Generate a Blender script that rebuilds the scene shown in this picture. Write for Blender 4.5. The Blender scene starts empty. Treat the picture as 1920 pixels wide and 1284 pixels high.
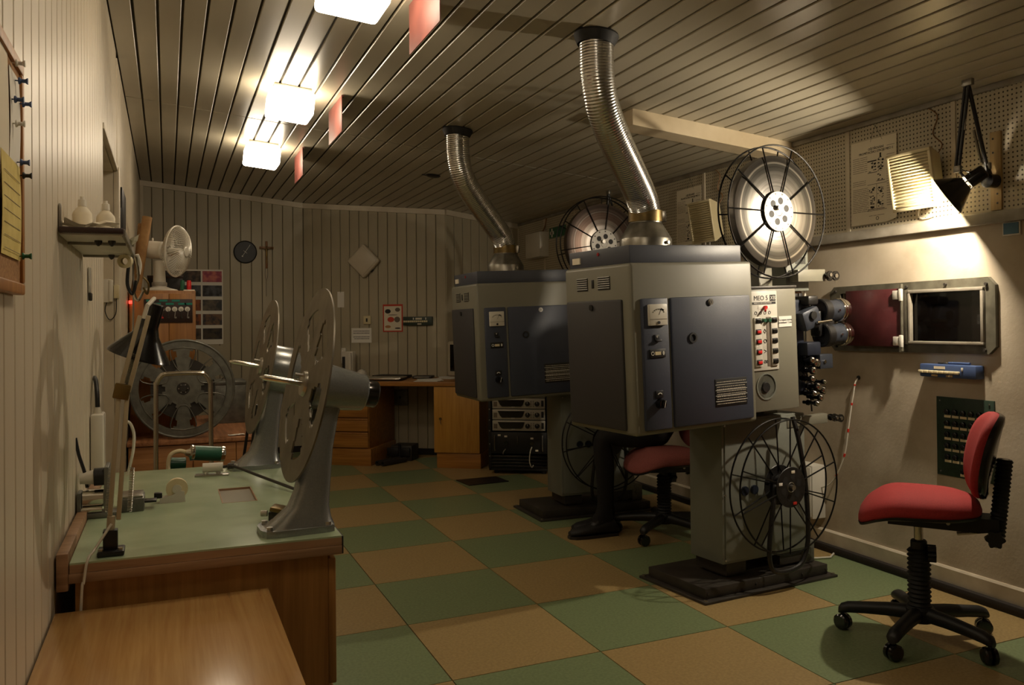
import bpy, bmesh, math, random
from mathutils import Matrix, Vector

random.seed(7)
S = bpy.context.scene
COL = S.collection
PI = math.pi
R = math.radians

# ---------------------------------------------------------------- camera
CAM_H = 1.2494
yaw, pitch, roll = 0.3872, 0.0092, -0.0098
fw = Vector((math.sin(yaw)*math.cos(pitch), math.cos(yaw)*math.cos(pitch), math.sin(pitch)))
rt = Vector((math.cos(yaw), -math.sin(yaw), 0)); up = rt.cross(fw)
rt2 = rt*math.cos(roll)+up*math.sin(roll); up2 = rt2.cross(fw)
cd = bpy.data.cameras.new('camera'); cam = bpy.data.objects.new('camera', cd); COL.objects.link(cam)
cam.matrix_world = Matrix(((rt2.x, up2.x, -fw.x, 0), (rt2.y, up2.y, -fw.y, 0), (rt2.z, up2.z, -fw.z, CAM_H), (0, 0, 0, 1)))
cd.sensor_fit = 'HORIZONTAL'; cd.sensor_width = 36
cd.lens = 36*1585.9/1920
cd.shift_y = -(642-592.86)/1920
cd.clip_start = .02
S.camera = cam

# ---------------------------------------------------------------- world, exposure
wd = bpy.data.worlds.new('world'); S.world = wd; wd.use_nodes = True
wd.node_tree.nodes['Background'].inputs[0].default_value = (.0, .0, .0, 1)
S.view_settings.view_transform = 'Standard'; S.view_settings.look = 'None'
S.view_settings.gamma = 1; S.view_settings.use_curve_mapping = False
S.view_settings.exposure = 0.0
CEILING_LIGHT = 21.0      # emission of the cube lamps' glass
WORK_LIGHT = 3900.0        # emission of the work lamp's bulb
WARM = (1.0, .84, .62)

# ---------------------------------------------------------------- materials
def lin(c):
    c = c/255
    return c/12.92 if c <= .04045 else ((c+.055)/1.055)**2.4
def rgb(r, g, b): return (lin(r), lin(g), lin(b), 1)
MATS = {}
def mat(name, col, rough=.5, metal=0, noise=None, bump=None, spec=.5, emit=None, coat=0, wood=None, alpha=None, trans=0):
    m = bpy.data.materials.new(name); m.use_nodes = True
    nt = m.node_tree; b = nt.nodes['Principled BSDF']
    b.inputs['Base Color'].default_value = rgb(*col)
    b.inputs['Roughness'].default_value = rough; b.inputs['Metallic'].default_value = metal
    b.inputs['Specular IOR Level'].default_value = spec
    b.inputs['Coat Weight'].default_value = coat; b.inputs['Coat Roughness'].default_value = .15
    b.inputs['Transmission Weight'].default_value = trans
    if emit:
        b.inputs['Emission Color'].default_value = (*emit[0], 1); b.inputs['Emission Strength'].default_value = emit[1]
    tc = nt.nodes.new('ShaderNodeTexCoord')
    def nz(scale, detail=4, vec=None, dist=0):
        n = nt.nodes.new('ShaderNodeTexNoise'); n.inputs['Scale'].default_value = scale; n.inputs['Detail'].default_value = detail
        n.inputs['Distortion'].default_value = dist
        nt.links.new(vec if vec else tc.outputs['Object'], n.inputs['Vector']); return n
    def mix(fac, a, c):
        x = nt.nodes.new('ShaderNodeMix'); x.data_type = 'RGBA'
        nt.links.new(fac, x.inputs['Factor'])
        for i, v in ((6, a), (7, c)):
            if isinstance(v, tuple): x.inputs[i].default_value = v
            else: nt.links.new(v, x.inputs[i])
        return x.outputs[2]
    def ramp(fac, p0, p1):
        r = nt.nodes.new('ShaderNodeMapRange'); r.inputs[1].default_value = p0; r.inputs[2].default_value = p1
        nt.links.new(fac, r.inputs[0]); return r.outputs[0]
    if noise:
        sc, c2 = noise[0], noise[1]
        lo, hi = (noise[2], noise[3]) if len(noise) > 3 else (.35, .65)
        nt.links.new(mix(ramp(nz(sc).outputs['Fac'], lo, hi), rgb(*col), rgb(*c2)), b.inputs['Base Color'])
    if wood:
        axis, c2 = wood
        mp = nt.nodes.new('ShaderNodeMapping'); s = [28, 28, 28]; s[axis] = 1.6
        mp.inputs['Scale'].default_value = s; nt.links.new(tc.outputs['Object'], mp.inputs['Vector'])
        n1 = nz(1.3, 5, mp.outputs[0], .8)
        mp2 = nt.nodes.new('ShaderNodeMapping'); s2 = [160, 160, 160]; s2[axis] = 5
        mp2.inputs['Scale'].default_value = s2; nt.links.new(tc.outputs['Object'], mp2.inputs['Vector'])
        n2 = nz(1, 3, mp2.outputs[0])
        ad = nt.nodes.new('ShaderNodeMath'); ad.operation = 'MULTIPLY_ADD'
        nt.links.new(n2.outputs['Fac'], ad.inputs[0]); ad.inputs[1].default_value = .45; nt.links.new(n1.outputs['Fac'], ad.inputs[2])
        nt.links.new(mix(ramp(ad.outputs[0], .5, .95), rgb(*col), rgb(*c2)), b.inputs['Base Color'])
    if bump:
        bp = nt.nodes.new('ShaderNodeBump'); bp.inputs['Strength'].default_value = bump[1]; bp.inputs['Distance'].default_value = bump[2] if len(bump) > 2 else .002
        nt.links.new(nz(bump[0], 5).outputs['Fac'], bp.inputs['Height']); nt.links.new(bp.outputs[0], b.inputs['Normal'])
    MATS[name] = m
    return m

M = MATS
mat('wall_cream', (204, 192, 170), .38, noise=(3, (190, 178, 155)))
mat('wall_back', (176, 166, 142), .5, noise=(2.5, (158, 148, 124)))
mat('board_gap', (104, 96, 76), .8)
mat('gap_cream', (142, 132, 110), .8)
mat('ceiling_board', (186, 178, 158), .3, noise=(5, (172, 164, 144)), spec=.6)
mat('ceiling_gap', (60, 54, 42), .8)
mat('plaster', (190, 178, 158), .75, noise=(4, (168, 154, 132)), bump=(70, .3, .003))
mat('skirting', (206, 196, 176), .45, noise=(6, (180, 168, 146)))
mat('dark_strip', (34, 27, 22), .8)
mat('rail', (150, 143, 130), .45, noise=(9, (122, 114, 100)))
mat('white_trim', (205, 194, 172), .5, noise=(6, (188, 176, 154)))
mat('beam_white', (206, 190, 160), .6, noise=(5, (188, 170, 138)))
mat('tile_green', (124, 138, 100), .4, noise=(90, (108, 122, 86)), bump=(60, .05))
mat('tile_tan', (166, 142, 96), .4, noise=(90, (148, 125, 82)), bump=(60, .05))
mat('tile_joint', (200, 178, 130), .7)
mat('black_metal', (22, 20, 19), .45, bump=(200, .1))
mat('hatch_black', (26, 18, 14), .5)
mat('iron_base', (52, 47, 41), .5, noise=(12, (40, 35, 30)), bump=(120, .15))
mat('black_plastic', (20, 19, 19), .5)
mat('black_gloss', (14, 13, 13), .18, coat=.4)
mat('rubber', (24, 22, 21), .65)
mat('grey_paint', (120, 117, 103), .45, bump=(260, .08))
mat('grey_column', (116, 118, 109), .45, bump=(260, .08))
mat('blue_paint', (57, 62, 77), .5, bump=(300, .12))
mat('blue_lid', (68, 71, 81), .45, bump=(300, .12))
mat('brown_panel', (54, 52, 53), .55, bump=(300, .1))
mat('white_paint', (205, 200, 188), .4)
mat('white_plastic', (212, 206, 192), .35)
mat('yellowed_plastic', (214, 200, 160), .4)
mat('paper', (222, 212, 190), .8)
mat('paper_white', (232, 228, 218), .8)
mat('paper_yellow', (222, 202, 120), .8, noise=(30, (206, 184, 100)))
mat('ink', (30, 26, 24), .8)
mat('ink_soft', (110, 98, 84), .8)
mat('chrome', (215, 210, 200), .14, 1)
mat('steel', (176, 172, 164), .3, 1)
mat('alu_duct', (206, 205, 202), .22, 1)
mat('amp_face', (172, 166, 152), .4, .3)
mat('galvanised', (150, 146, 136), .36, .9, noise=(14, (120, 116, 106)))
mat('brass_dull', (128, 106, 62), .4, .8, noise=(20, (92, 78, 48)))
mat('disc_alu', (132, 126, 114), .42, .7, noise=(18, (112, 106, 95)))
mat('hammer_grey', (150, 153, 153), .27, .6, noise=(260, (140, 143, 143)), bump=(240, .22, .0005), coat=.3)
mat('cast_grey', (120, 120, 112), .4, .35, noise=(24, (98, 97, 90)), bump=(150, .25))
mat('hub_white', (168, 164, 156), .45, .2)
mat('reel_wire', (26, 24, 22), .35, .6)
mat('bench_green', (172, 188, 156), .24, noise=(7, (158, 175, 142)), coat=.2)
mat('bench_edge', (172, 136, 104), .6, wood=(0, (130, 98, 70)))
mat('wood_panel', (170, 122, 66), .4, wood=(2, (138, 94, 46)))
mat('wood_table', (202, 160, 100), .22, wood=(1, (176, 130, 76)), coat=.25)
mat('wood_desk', (176, 122, 56), .4, wood=(0, (136, 88, 36)))
mat('wood_yellow', (192, 142, 64), .4, wood=(2, (166, 116, 46)))
mat('wood_ply', (186, 134, 84), .5, wood=(0, (150, 98, 54)))
mat('wood_top', (186, 132, 92), .45, wood=(1, (136, 86, 52)))
mat('wood_light', (196, 170, 120), .5, wood=(2, (168, 140, 92)))
mat('wood_frame', (178, 124, 64), .45, wood=(2, (146, 96, 48)))
mat('wood_cross', (142, 96, 48), .5, wood=(2, (104, 66, 30)))
mat('cork', (176, 132, 84), .9, noise=(160, (140, 98, 58)))
mat('cardboard', (160, 122, 76), .8, noise=(20, (136, 100, 60)))
mat('red_fabric', (158, 37, 37), .85, noise=(240, (140, 31, 31)), bump=(400, .2))
mat('shaded_red_fabric', (150, 84, 80), .9, noise=(200, (134, 72, 70)))  # chair red with its shade put into the colour; reused for the mouth
mat('dark_cloth', (18, 16, 16), .9)
mat('skin', (196, 150, 122), .55)
mat('hair', (50, 36, 26), .7)
mat('red_button', (205, 40, 38), .35)
mat('green_knob', (26, 84, 58), .4)
mat('green_panel', (38, 58, 44), .5, noise=(40, (30, 46, 36)))
mat('green_strip', (44, 58, 48), .5)
mat('blue_box', (64, 82, 122), .45)
mat('blue_plate', (62, 100, 120), .45)
mat('sign_green', (30, 92, 62), .5)
mat('teal', (24, 132, 116), .5)
mat('dark_board', (46, 26, 20), .5)
mat('port_frame', (98, 94, 80), .5, noise=(16, (74, 70, 58)))
mat('maroon', (88, 42, 44), .25, noise=(9, (72, 34, 36)), coat=.2)
mat('dark_glass', (10, 7, 5), .05, spec=.35)
mat('lens_glass', (8, 8, 12), .03, coat=1)
mat('lens_blue', (56, 60, 69), .4, .3)
mat('mech_blue', (36, 40, 52), .4, .2)
mat('copper_card', (128, 72, 63), .5, noise=(6, (104, 56, 50)))
mat('poster_red', (192, 62, 38), .7)
mat('lamp_beige', (178, 165, 138), .45)
mat('red_tape', (196, 46, 34), .5)
mat('motor_green', (36, 88, 66), .35)
mat('tape_cream', (216, 202, 164), .4)
mat('crt_beige', (168, 158, 136), .5)
mat('led_red', (200, 20, 20), .4, emit=((1, .05, .03), 3))
mat('glass_lamp', (255, 245, 225), .4, emit=(WARM, CEILING_LIGHT))
mat('bulb_on', (255, 245, 225), .4, emit=((1.0, .86, .66), WORK_LIGHT))
mat('shade_inside', (225, 222, 214), .5)
mat('shelf_glass', (176, 172, 160), .2, coat=.3)
PIC = [mat('picture_%s' % n, a, .6, noise=(16, b, .42, .6)) for n, a, b in (
    ('dark', (30, 24, 22), (96, 76, 58)), ('pink', (150, 60, 84), (206, 120, 110)), ('night', (26, 26, 32), (84, 86, 92)),
    ('slate', (52, 54, 58), (110, 100, 84)), ('orange', (150, 80, 30), (54, 34, 28)), ('crowd', (120, 92, 66), (40, 40, 52)),
    ('brown', (70, 56, 40), (30, 26, 24)))]

def perforated():
    m = mat('perforated', (176, 166, 142), .6)
    nt = m.node_tree; b = nt.nodes['Principled BSDF']; tc = nt.nodes.new('ShaderNodeTexCoord')
    sp = nt.nodes.new('ShaderNodeSeparateXYZ'); nt.links.new(tc.outputs['Object'], sp.inputs[0])
    def cell(sock):
        a = nt.nodes.new('ShaderNodeMath'); a.operation = 'MULTIPLY'; nt.links.new(sock, a.inputs[0]); a.inputs[1].default_value = 1/.0205
        f = nt.nodes.new('ShaderNodeMath'); f.operation = 'FRACT'; nt.links.new(a.outputs[0], f.inputs[0])
        s = nt.nodes.new('ShaderNodeMath'); s.operation = 'SUBTRACT'; nt.links.new(f.outputs[0], s.inputs[0]); s.inputs[1].default_value = .5
        p = nt.nodes.new('ShaderNodeMath'); p.operation = 'POWER'; nt.links.new(s.outputs[0], p.inputs[0]); p.inputs[1].default_value = 2
        return p.outputs[0]
    ad = nt.nodes.new('ShaderNodeMath'); nt.links.new(cell(sp.outputs['Y']), ad.inputs[0]); nt.links.new(cell(sp.outputs['Z']), ad.inputs[1])
    lt = nt.nodes.new('ShaderNodeMath'); lt.operation = 'LESS_THAN'; nt.links.new(ad.outputs[0], lt.inputs[0]); lt.inputs[1].default_value = .042
    x = nt.nodes.new('ShaderNodeMix'); x.data_type = 'RGBA'; nt.links.new(lt.outputs[0], x.inputs['Factor'])
    x.inputs[6].default_value = rgb(186, 176, 152); x.inputs[7].default_value = rgb(58, 48, 34)
    nt.links.new(x.outputs[2], b.inputs['Base Color'])
perforated()

def film_pack(name, tones):
    m = mat(name, (120, 116, 110), .3, .75)
    nt = m.node_tree; b = nt.nodes['Principled BSDF']; tc = nt.nodes.new('ShaderNodeTexCoord')
    sp = nt.nodes.new('ShaderNodeSeparateXYZ'); nt.links.new(tc.outputs['Object'], sp.inputs[0])
    cb = nt.nodes.new('ShaderNodeCombineXYZ'); nt.links.new(sp.outputs['X'], cb.inputs[0]); nt.links.new(sp.outputs['Z'], cb.inputs[1])
    ln = nt.nodes.new('ShaderNodeVectorMath'); ln.operation = 'LENGTH'; nt.links.new(cb.outputs[0], ln.inputs[0])
    n = nt.nodes.new('ShaderNodeTexNoise'); n.noise_dimensions = '1D'; n.inputs['Scale'].default_value = 60; n.inputs['Detail'].default_value = 6
    nt.links.new(ln.outputs['Value'], n.inputs['W'])
    mr = nt.nodes.new('ShaderNodeMapRange'); mr.inputs[1].default_value = .06; mr.inputs[2].default_value = .27; nt.links.new(ln.outputs['Value'], mr.inputs[0])
    cr = nt.nodes.new('ShaderNodeValToRGB'); nt.links.new(mr.outputs[0], cr.inputs[0])
    x_ = None; cr.color_ramp.interpolation = 'CONSTANT'
    els = cr.color_ramp.elements
    els[0].position = 0; els[0].color = rgb(*tones[0][1]); els[1].position = tones[1][0]; els[1].color = rgb(*tones[1][1])
    for p, c in tones[2:]:
        e = els.new(p); e.color = rgb(*c)
    x = nt.nodes.new('ShaderNodeMix'); x.data_type = 'RGBA'; x.blend_type = 'MULTIPLY'; x.inputs['Factor'].default_value = .75
    nt.links.new(cr.outputs[0], x.inputs[6]); nt.links.new(n.outputs['Fac'], x.inputs[7])
    nt.links.new(x.outputs[2], b.inputs['Base Color'])
    b.inputs['Roughness'].default_value = .4; b.inputs['Metallic'].default_value = .85; b.inputs['Anisotropic'].default_value = .75
    tg = nt.nodes.new('ShaderNodeTangent'); tg.direction_type = 'RADIAL'; tg.axis = 'Y'; nt.links.new(tg.outputs[0], b.inputs['Tangent'])
film_pack('film_silver', [(0, (176, 172, 166)), (.3, (196, 190, 182)), (.46, (170, 165, 156)), (.62, (128, 124, 116)), (.78, (196, 188, 174)), (.82, (124, 118, 110))])
film_pack('film_brown', [(0, (200, 192, 184)), (.3, (150, 138, 128)), (.48, (120, 100, 90)), (.7, (170, 160, 150)), (.73, (110, 96, 88))])

# ---------------------------------------------------------------- mesh builder
def frame(d, hint=None):
    d = Vector(d).normalized()
    h = Vector(hint) if hint else (Vector((0, 0, 1)) if abs(d.z) < .9 else Vector((1, 0, 0)))
    x = h.cross(d).normalized(); return x, d.cross(x), d
class MB:
    def __init__(self, m=None): self.v = []; self.f = []; self.M = m or Matrix.Identity(4)
    def add(self, vs, fs, m=None):
        o = len(self.v); T = self.M @ m if m else self.M
        self.v += [T @ Vector(v) for v in vs]; self.f += [[i+o for i in f] for f in fs]; return self
    def bm(self, bm, m=None):
        bm.verts.index_update()
        self.add([v.co.copy() for v in bm.verts], [[v.index for v in f.verts] for f in bm.faces], m); bm.free(); return self
    def box(self, c, s, bev=0, rot=None, seg=2):
        m = Matrix.Translation(c)
        if rot: m = m @ (Matrix.Rotation(rot[2], 4, 'Z') @ Matrix.Rotation(rot[1], 4, 'Y') @ Matrix.Rotation(rot[0], 4, 'X'))
        b = bmesh.new(); bmesh.ops.create_cube(b, size=1)
        for v in b.verts: v.co = Vector((v.co.x*s[0], v.co.y*s[1], v.co.z*s[2]))
        if bev: bmesh.ops.bevel(b, geom=b.edges[:], offset=min(bev, min(s)*.45), segments=seg, affect='EDGES', profile=.5)
        return self.bm(b, m)
    def bx(self, x0, x1, y0, y1, z0, z1, bev=0, seg=2):
        return self.box(((x0+x1)/2, (y0+y1)/2, (z0+z1)/2), (abs(x1-x0), abs(y1-y0), abs(z1-z0)), bev, None, seg)
    def cyl(self, p0, p1, r0, r1=None, n=24, cap=True):
        r1 = r0 if r1 is None else r1
        p0, p1 = Vector(p0), Vector(p1); a, b, d = frame(p1-p0)
        vs = []
        for p, r in ((p0, r0), (p1, r1)):
            vs += [p+a*(r*math.cos(2*PI*i/n))+b*(r*math.sin(2*PI*i/n)) for i in range(n)]
        fs = [[i, (i+1) % n, n+(i+1) % n, n+i] for i in range(n)]
        if cap: fs += [list(range(n))[::-1], list(range(n, 2*n))]
        return self.add(vs, fs)
    def tube(self, pts, r, n=8, closed=False, rfun=None):
        pts = [Vector(p) for p in pts]; k = len(pts); vs = []; fs = []
        prev = None
        for i in range(k):
            if closed: t = pts[(i+1) % k]-pts[i-1]
            else: t = pts[min(i+1, k-1)]-pts[max(i-1, 0)]
            t.normalize()
            if prev is None: a, b, _ = frame(t)
            else:
                a = prev-t*prev.dot(t); a.normalize(); b = t.cross(a)
            prev = a
            rr = rfun(i) if rfun else r
            vs += [pts[i]+a*(rr*math.cos(2*PI*j/n))+b*(rr*math.sin(2*PI*j/n)) for j in range(n)]
        for i in range(k if closed else k-1):
            o, q = i*n, ((i+1) % k)*n
            fs += [[o+j, o+(j+1) % n, q+(j+1) % n, q+j] for j in range(n)]
        if not closed: fs += [list(range(n))[::-1], [(k-1)*n+j for j in range(n)]]
        return self.add(vs, fs)
    def ring(self, c, rad, r, axis=(0, 1, 0), n=64, m=8):
        a, b, d = frame(axis); c = Vector(c)
        return self.tube([c+a*(rad*math.cos(2*PI*i/n))+b*(rad*math.sin(2*PI*i/n)) for i in range(n)], r, m, True)
    def lathe(self, prof, c=(0, 0, 0), axis=(0, 0, 1), n=32, cap=True):
        a, b, d = frame(axis); c = Vector(c); vs = []; fs = []; k = len(prof)
        for r, h in prof: vs += [c+d*h+a*(r*math.cos(2*PI*i/n))+b*(r*math.sin(2*PI*i/n)) for i in range(n)]
        for q in range(k-1):
            fs += [[q*n+i, q*n+(i+1) % n, (q+1)*n+(i+1) % n, (q+1)*n+i] for i in range(n)]
        if cap:
            if prof[0][0] > 1e-5: fs.append(list(range(n))[::-1])
            if prof[-1][0] > 1e-5: fs.append([(k-1)*n+i for i in range(n)])
        return self.add(vs, fs)
    def prism(self, poly, h, m=None):
        n = len(poly); vs = [(x, y, 0) for x, y in poly]+[(x, y, h) for x, y in poly]
        fs = [list(range(n))[::-1], list(range(n, 2*n))]+[[i, (i+1) % n, n+(i+1) % n, n+i] for i in range(n)]
        return self.add(vs, fs, m)
    def ball(self, c, s, nu=16, nv=10):
        s = (s, s, s) if not hasattr(s, '__len__') else s
        b = bmesh.new(); bmesh.ops.create_uvsphere(b, u_segments=nu, v_segments=nv, radius=1)
        for v in b.verts: v.co = Vector((v.co.x*s[0], v.co.y*s[1], v.co.z*s[2]))
        return self.bm(b, Matrix.Translation(c))
    def loft(self, rings, cap=True):
        n = len(rings[0]); vs = [Vector(p) for r in rings for p in r]; fs = []
        for q in range(len(rings)-1):
            fs += [[q*n+i, q*n+(i+1) % n, (q+1)*n+(i+1) % n, (q+1)*n+i] for i in range(n)]
        if cap: fs += [list(range(n))[::-1], [(len(rings)-1)*n+i for i in range(n)]]
        return self.add(vs, fs)
    def disc_holes(self, c, axis, radii, n, solid, th):
        """plate of revolution: polar cells kept where solid(ring index, angle) is true, with thickness"""
        a, b, d = frame(axis); c = Vector(c); k = len(radii); vs = []; fs = []
        for s in (-th/2, th/2):
            for r in radii: vs += [c+d*s+a*(r*math.cos(2*PI*i/n))+b*(r*math.sin(2*PI*i/n)) for i in range(n)]
        o2 = k*n; keep = [[solid(q, 2*PI*(i+.5)/n) for i in range(n)] for q in range(k-1)]
        def I(q, i): return q*n+(i % n)
        for q in range(k-1):
            for i in range(n):
                if not keep[q][i]: continue
                A, B, C, D = I(q, i), I(q, i+1), I(q+1, i+1), I(q+1, i)
                fs.append([D, C, B, A]); fs.append([A+o2, B+o2, C+o2, D+o2])
                if q == 0 or not keep[q-1][i]: fs.append([A, B, B+o2, A+o2])
                if q == k-2 or not keep[q+1][i]: fs.append([C, D, D+o2, C+o2])
                if not keep[q][(i-1) % n]: fs.append([D, A, A+o2, D+o2])
                if not keep[q][(i+1) % n]: fs.append([B, C, C+o2, B+o2])
        return self.add(vs, fs)
    def build(self, name, material, parent=None, local=False, origin=None, smooth=32, label=None):
        me = bpy.data.meshes.new(name); vs = self.v
        ob = bpy.data.objects.new(name, me)
        if parent is not None:
            ob.parent = parent
            if not local:
                W = WM[parent].inverted(); vs = [W @ v for v in vs]
            if origin is not None:
                og = Vector(origin) if local else WM[parent].inverted() @ Vector(origin)
                vs = [v-og for v in vs]; ob.location = og
            WM[ob] = WM[parent] @ Matrix.Translation(ob.location)
        else:
            if origin is None:
                xs = [v.x for v in vs]; ys = [v.y for v in vs]; origin = ((min(xs)+max(xs))/2, (min(ys)+max(ys))/2, min(v.z for v in vs))
            og = Vector(origin); vs = [v-og for v in vs]; ob.location = og
            WM[ob] = Matrix.Translation(og)
        me.from_pydata([tuple(v) for v in vs], [], self.f); me.update()
        b = bmesh.new(); b.from_mesh(me); bmesh.ops.recalc_face_normals(b, faces=b.faces[:]); b.to_mesh(me); b.free()
        me.materials.append(MATS[material] if isinstance(material, str) else material)
        if smooth:
            for p in me.polygons: p.use_smooth = True
            me.set_sharp_from_angle(angle=R(smooth))
        COL.objects.link(ob)
        if label: ob['label'] = label
        return ob
WM = {}
def thing(name, label, cat, loc=(0, 0, 0), rotz=0, group=None):
    o = bpy.data.objects.new(name, None); COL.objects.link(o); o.empty_display_size = .1
    o.location = loc; o.rotation_euler = (0, 0, rotz); o['label'] = label; o['category'] = cat
    if group: o['group'] = group
    WM[o] = Matrix.Translation(loc) @ Matrix.Rotation(rotz, 4, 'Z')
    return o
def tag(o, label, cat, group=None):
    o['label'] = label; o['category'] = cat
    if group: o['group'] = group
    return o
def struct(o, label=None):
    o['kind'] = 'structure'
    if label: o['label'] = label
    return o
def copy_part(o, parent, loc=None, scale=None, rot=None):
    c = o.copy(); COL.objects.link(c); c.parent = parent
    if loc is not None: c.location = loc
    if scale is not None: c.scale = scale
    if rot is not None: c.rotation_euler = rot
    return c
def copy_tree(o, parent=None):
    c = o.copy(); COL.objects.link(c); c.parent = parent
    for ch in list(o.children): copy_tree(ch, c)
    return c
def text(name, s, size, material, parent, m, extrude=.0006, local=False, align='CENTER'):
    cu = bpy.data.curves.new(name, 'FONT'); cu.body = s; cu.size = size; cu.extrude = extrude; cu.align_x = align; cu.align_y = 'CENTER'; cu.resolution_u = 3
    t = bpy.data.objects.new(name+'_c', cu); COL.objects.link(t)
    dg = bpy.context.evaluated_depsgraph_get(); me = bpy.data.meshes.new_from_object(t.evaluated_get(dg))
    mb = MB(); mb.add([v.co.copy() for v in me.vertices], [list(p.vertices) for p in me.polygons], m)
    bpy.data.objects.remove(t); bpy.data.curves.remove(cu); bpy.data.meshes.remove(me)
    return mb.build(name, material, parent, local=local, smooth=0)
def plane_m(o, ex, ey):
    """matrix that lays the xy plane at o with axes ex, ey (z = outward normal)"""
    ex = Vector(ex).normalized(); ey = Vector(ey).normalized(); ez = ex.cross(ey)
    return Matrix(((ex.x, ey.x, ez.x, o[0]), (ex.y, ey.y, ez.y, o[1]), (ex.z, ey.z, ez.z, o[2]), (0, 0, 0, 1)))
def bez(p0, p1, p2, p3, n=16):
    p0, p1, p2, p3 = map(Vector, (p0, p1, p2, p3))
    return [p0*(1-t)**3+p1*(3*t*(1-t)**2)+p2*(3*t*t*(1-t))+p3*t**3 for t in [i/n for i in range(n+1)]]
def smooth_path(pts, k=6):
    pts = [Vector(p) for p in pts]; out = []
    for i in range(len(pts)-1):
        a = pts[max(i-1, 0)]; b = pts[i]; c = pts[i+1]; d = pts[min(i+2, len(pts)-1)]
        for j in range(k):
            t = j/k
            out.append(.5*((2*b)+(c-a)*t+(2*a-5*b+4*c-d)*t*t+(3*b-a-3*c+d)*t**3))
    out.append(pts[-1]); return out
def print_lines(mb, m, w, rows, seed=0, th=.0016, dash=(.02, .06)):
    """rows of short flat printed dashes standing for unreadable small print; rows = list of (x0,x1,y)"""
    rd = random.Random(seed)
    for x0, x1, y in rows:
        x = x0
        while x < x1-.004:
            l = min(rd.uniform(*dash)*w, x1-x)
            mb.add([(x, y-th/2, .0004), (x+l, y-th/2, .0004), (x+l, y+th/2, .0004), (x, y+th/2, .0004)], [[0, 1, 2, 3]], m)
            x += l+rd.uniform(.008, .02)*w

# ================================================================ THE ROOM
XL, XR, YN = -.229, 3.34, -1.6
C1 = Vector((1.263, 8.6, 0)); C2 = Vector((2.482, 7.756, 0)); C3 = Vector((XR, 7.976, 0))
def zc(x): return 2.625-.1*(x-XL)
SL = math.atan(.1)

# ---- floor: a screed and lino tiles in a checkerboard
fl = MB().bx(XL-.3, XR+.3, YN-.2, 9.0, -.12, -.012).build('floor', 'tile_joint'); struct(fl, 'green and tan chequered lino floor')
A0 = Vector((.9216, 7.0455, 0)); T = .6
def gp(c, r): return Vector((A0.x+c*T, A0.y+.041*c*T-r*T, 0))
def clip(poly, ax, val, keep_less):
    out = []
    for i in range(len(poly)):
        a, b = poly[i], poly[(i+1) % len(poly)]
        ia = (a[ax] <= val) == keep_less or a[ax] == val; ib = (b[ax] <= val) == keep_less or b[ax] == val
        if ia: out.append(a)
        if ia != ib:
            t = (val-a[ax])/(b[ax]-a[ax]); out.append(a+(b-a)*t)
    return out
tile_mesh = {}
for c in range(-2, 4):
    for r in range(-3, 15):
        g = .0022
        q = [gp(c, r)+Vector((g, -g, 0)), gp(c, r+1)+Vector((g, g, 0)), gp(c+1, r+1)+Vector((-g, g, 0)), gp(c+1, r)+Vector((-g, -g, 0))]
        q = clip(q, 0, XL, False); q = clip(q, 0, XR, True); q = clip(q, 1, 8.6, True); q = clip(q, 1, YN, False)
        if len(q) < 3: continue
        key = 'tile_green' if (c+r) % 2 else 'tile_tan'
        base = q[0]; kk = (key, tuple((round(p.x-base.x, 3), round(p.y-base.y, 3)) for p in q))
        if kk in tile_mesh:
            copy_part(tile_mesh[kk], fl, base-fl.location+Vector((0, 0, -.012)))
        else:
            tile_mesh[kk] = MB().prism([(p.x, p.y) for p in q], .012, Matrix.Translation((0, 0, -.012))).build('tile', key, fl, origin=(base.x, base.y, -.012), smooth=0)

# ---- ceiling: dark void above, two lengths of board in every row
n = 36
cm = MB(); cm.add([(x, y, zc(x)+dz) for dz in (.012, .12) for x, y in ((XL-.2, YN-.2), (XR+.2, YN-.2), (XR+.2, 8.9), (XL-.2, 8.9))],
                  [[0, 1, 2, 3], [4, 5, 6, 7], [0, 1, 5, 4], [1, 2, 6, 5], [2, 3, 7, 6], [3, 0, 4, 7]])
ce = cm.build('ceiling', 'ceiling_gap', smooth=0); struct(ce, 'sloping ceiling of pale grooved boards')
def back_y(x):
    if x < C1.x: return 8.6
    if x < C2.x: return C1.y+(C2.y-C1.y)*(x-C1.x)/(C2.x-C1.x)
    return C2.y+(C3.y-C2.y)*(x-C2.x)/(C3.x-C2.x)
pitch_b = (XR-XL)/n/math.cos(SL)
w = pitch_b-.0105
prof = [(-w/2, .014), (-w/2, .004), (-w/2+.003, 0), (w/2-.003, 0), (w/2, .004), (w/2, .014)]
def board_mesh(prof, length, axis_m):
    k = len(prof); vs = [(x, 0, z) for x, z in prof]+[(x, length, z) for x, z in prof]
    return vs, [[i, i+1, k+i+1, k+i] for i in range(k-1)]+[[k-1, 0, k, 2*k-1], list(range(k)), list(range(k, 2*k))[::-1]]
proto = None
for i in range(n):
    x = XL+(i+.5)*(XR-XL)/n
    for y0, y1 in ((YN, 5.491), (5.504, max(back_y(x-.05), back_y(x+.05)))):
        lo = Vector((x, y0, zc(x)))-ce.location
        if proto is None:
            vs, fs = board_mesh(prof, 1, None); proto = MB().add(vs, fs).build('board', 'ceiling_board', ce, local=True)
            proto.location = lo; proto.scale = (1, y1-y0, 1); proto.rotation_euler = (0, SL, 0)
        else: copy_part(proto, ce, lo, (1, y1-y0, 1), (0, SL, 0))

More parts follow.
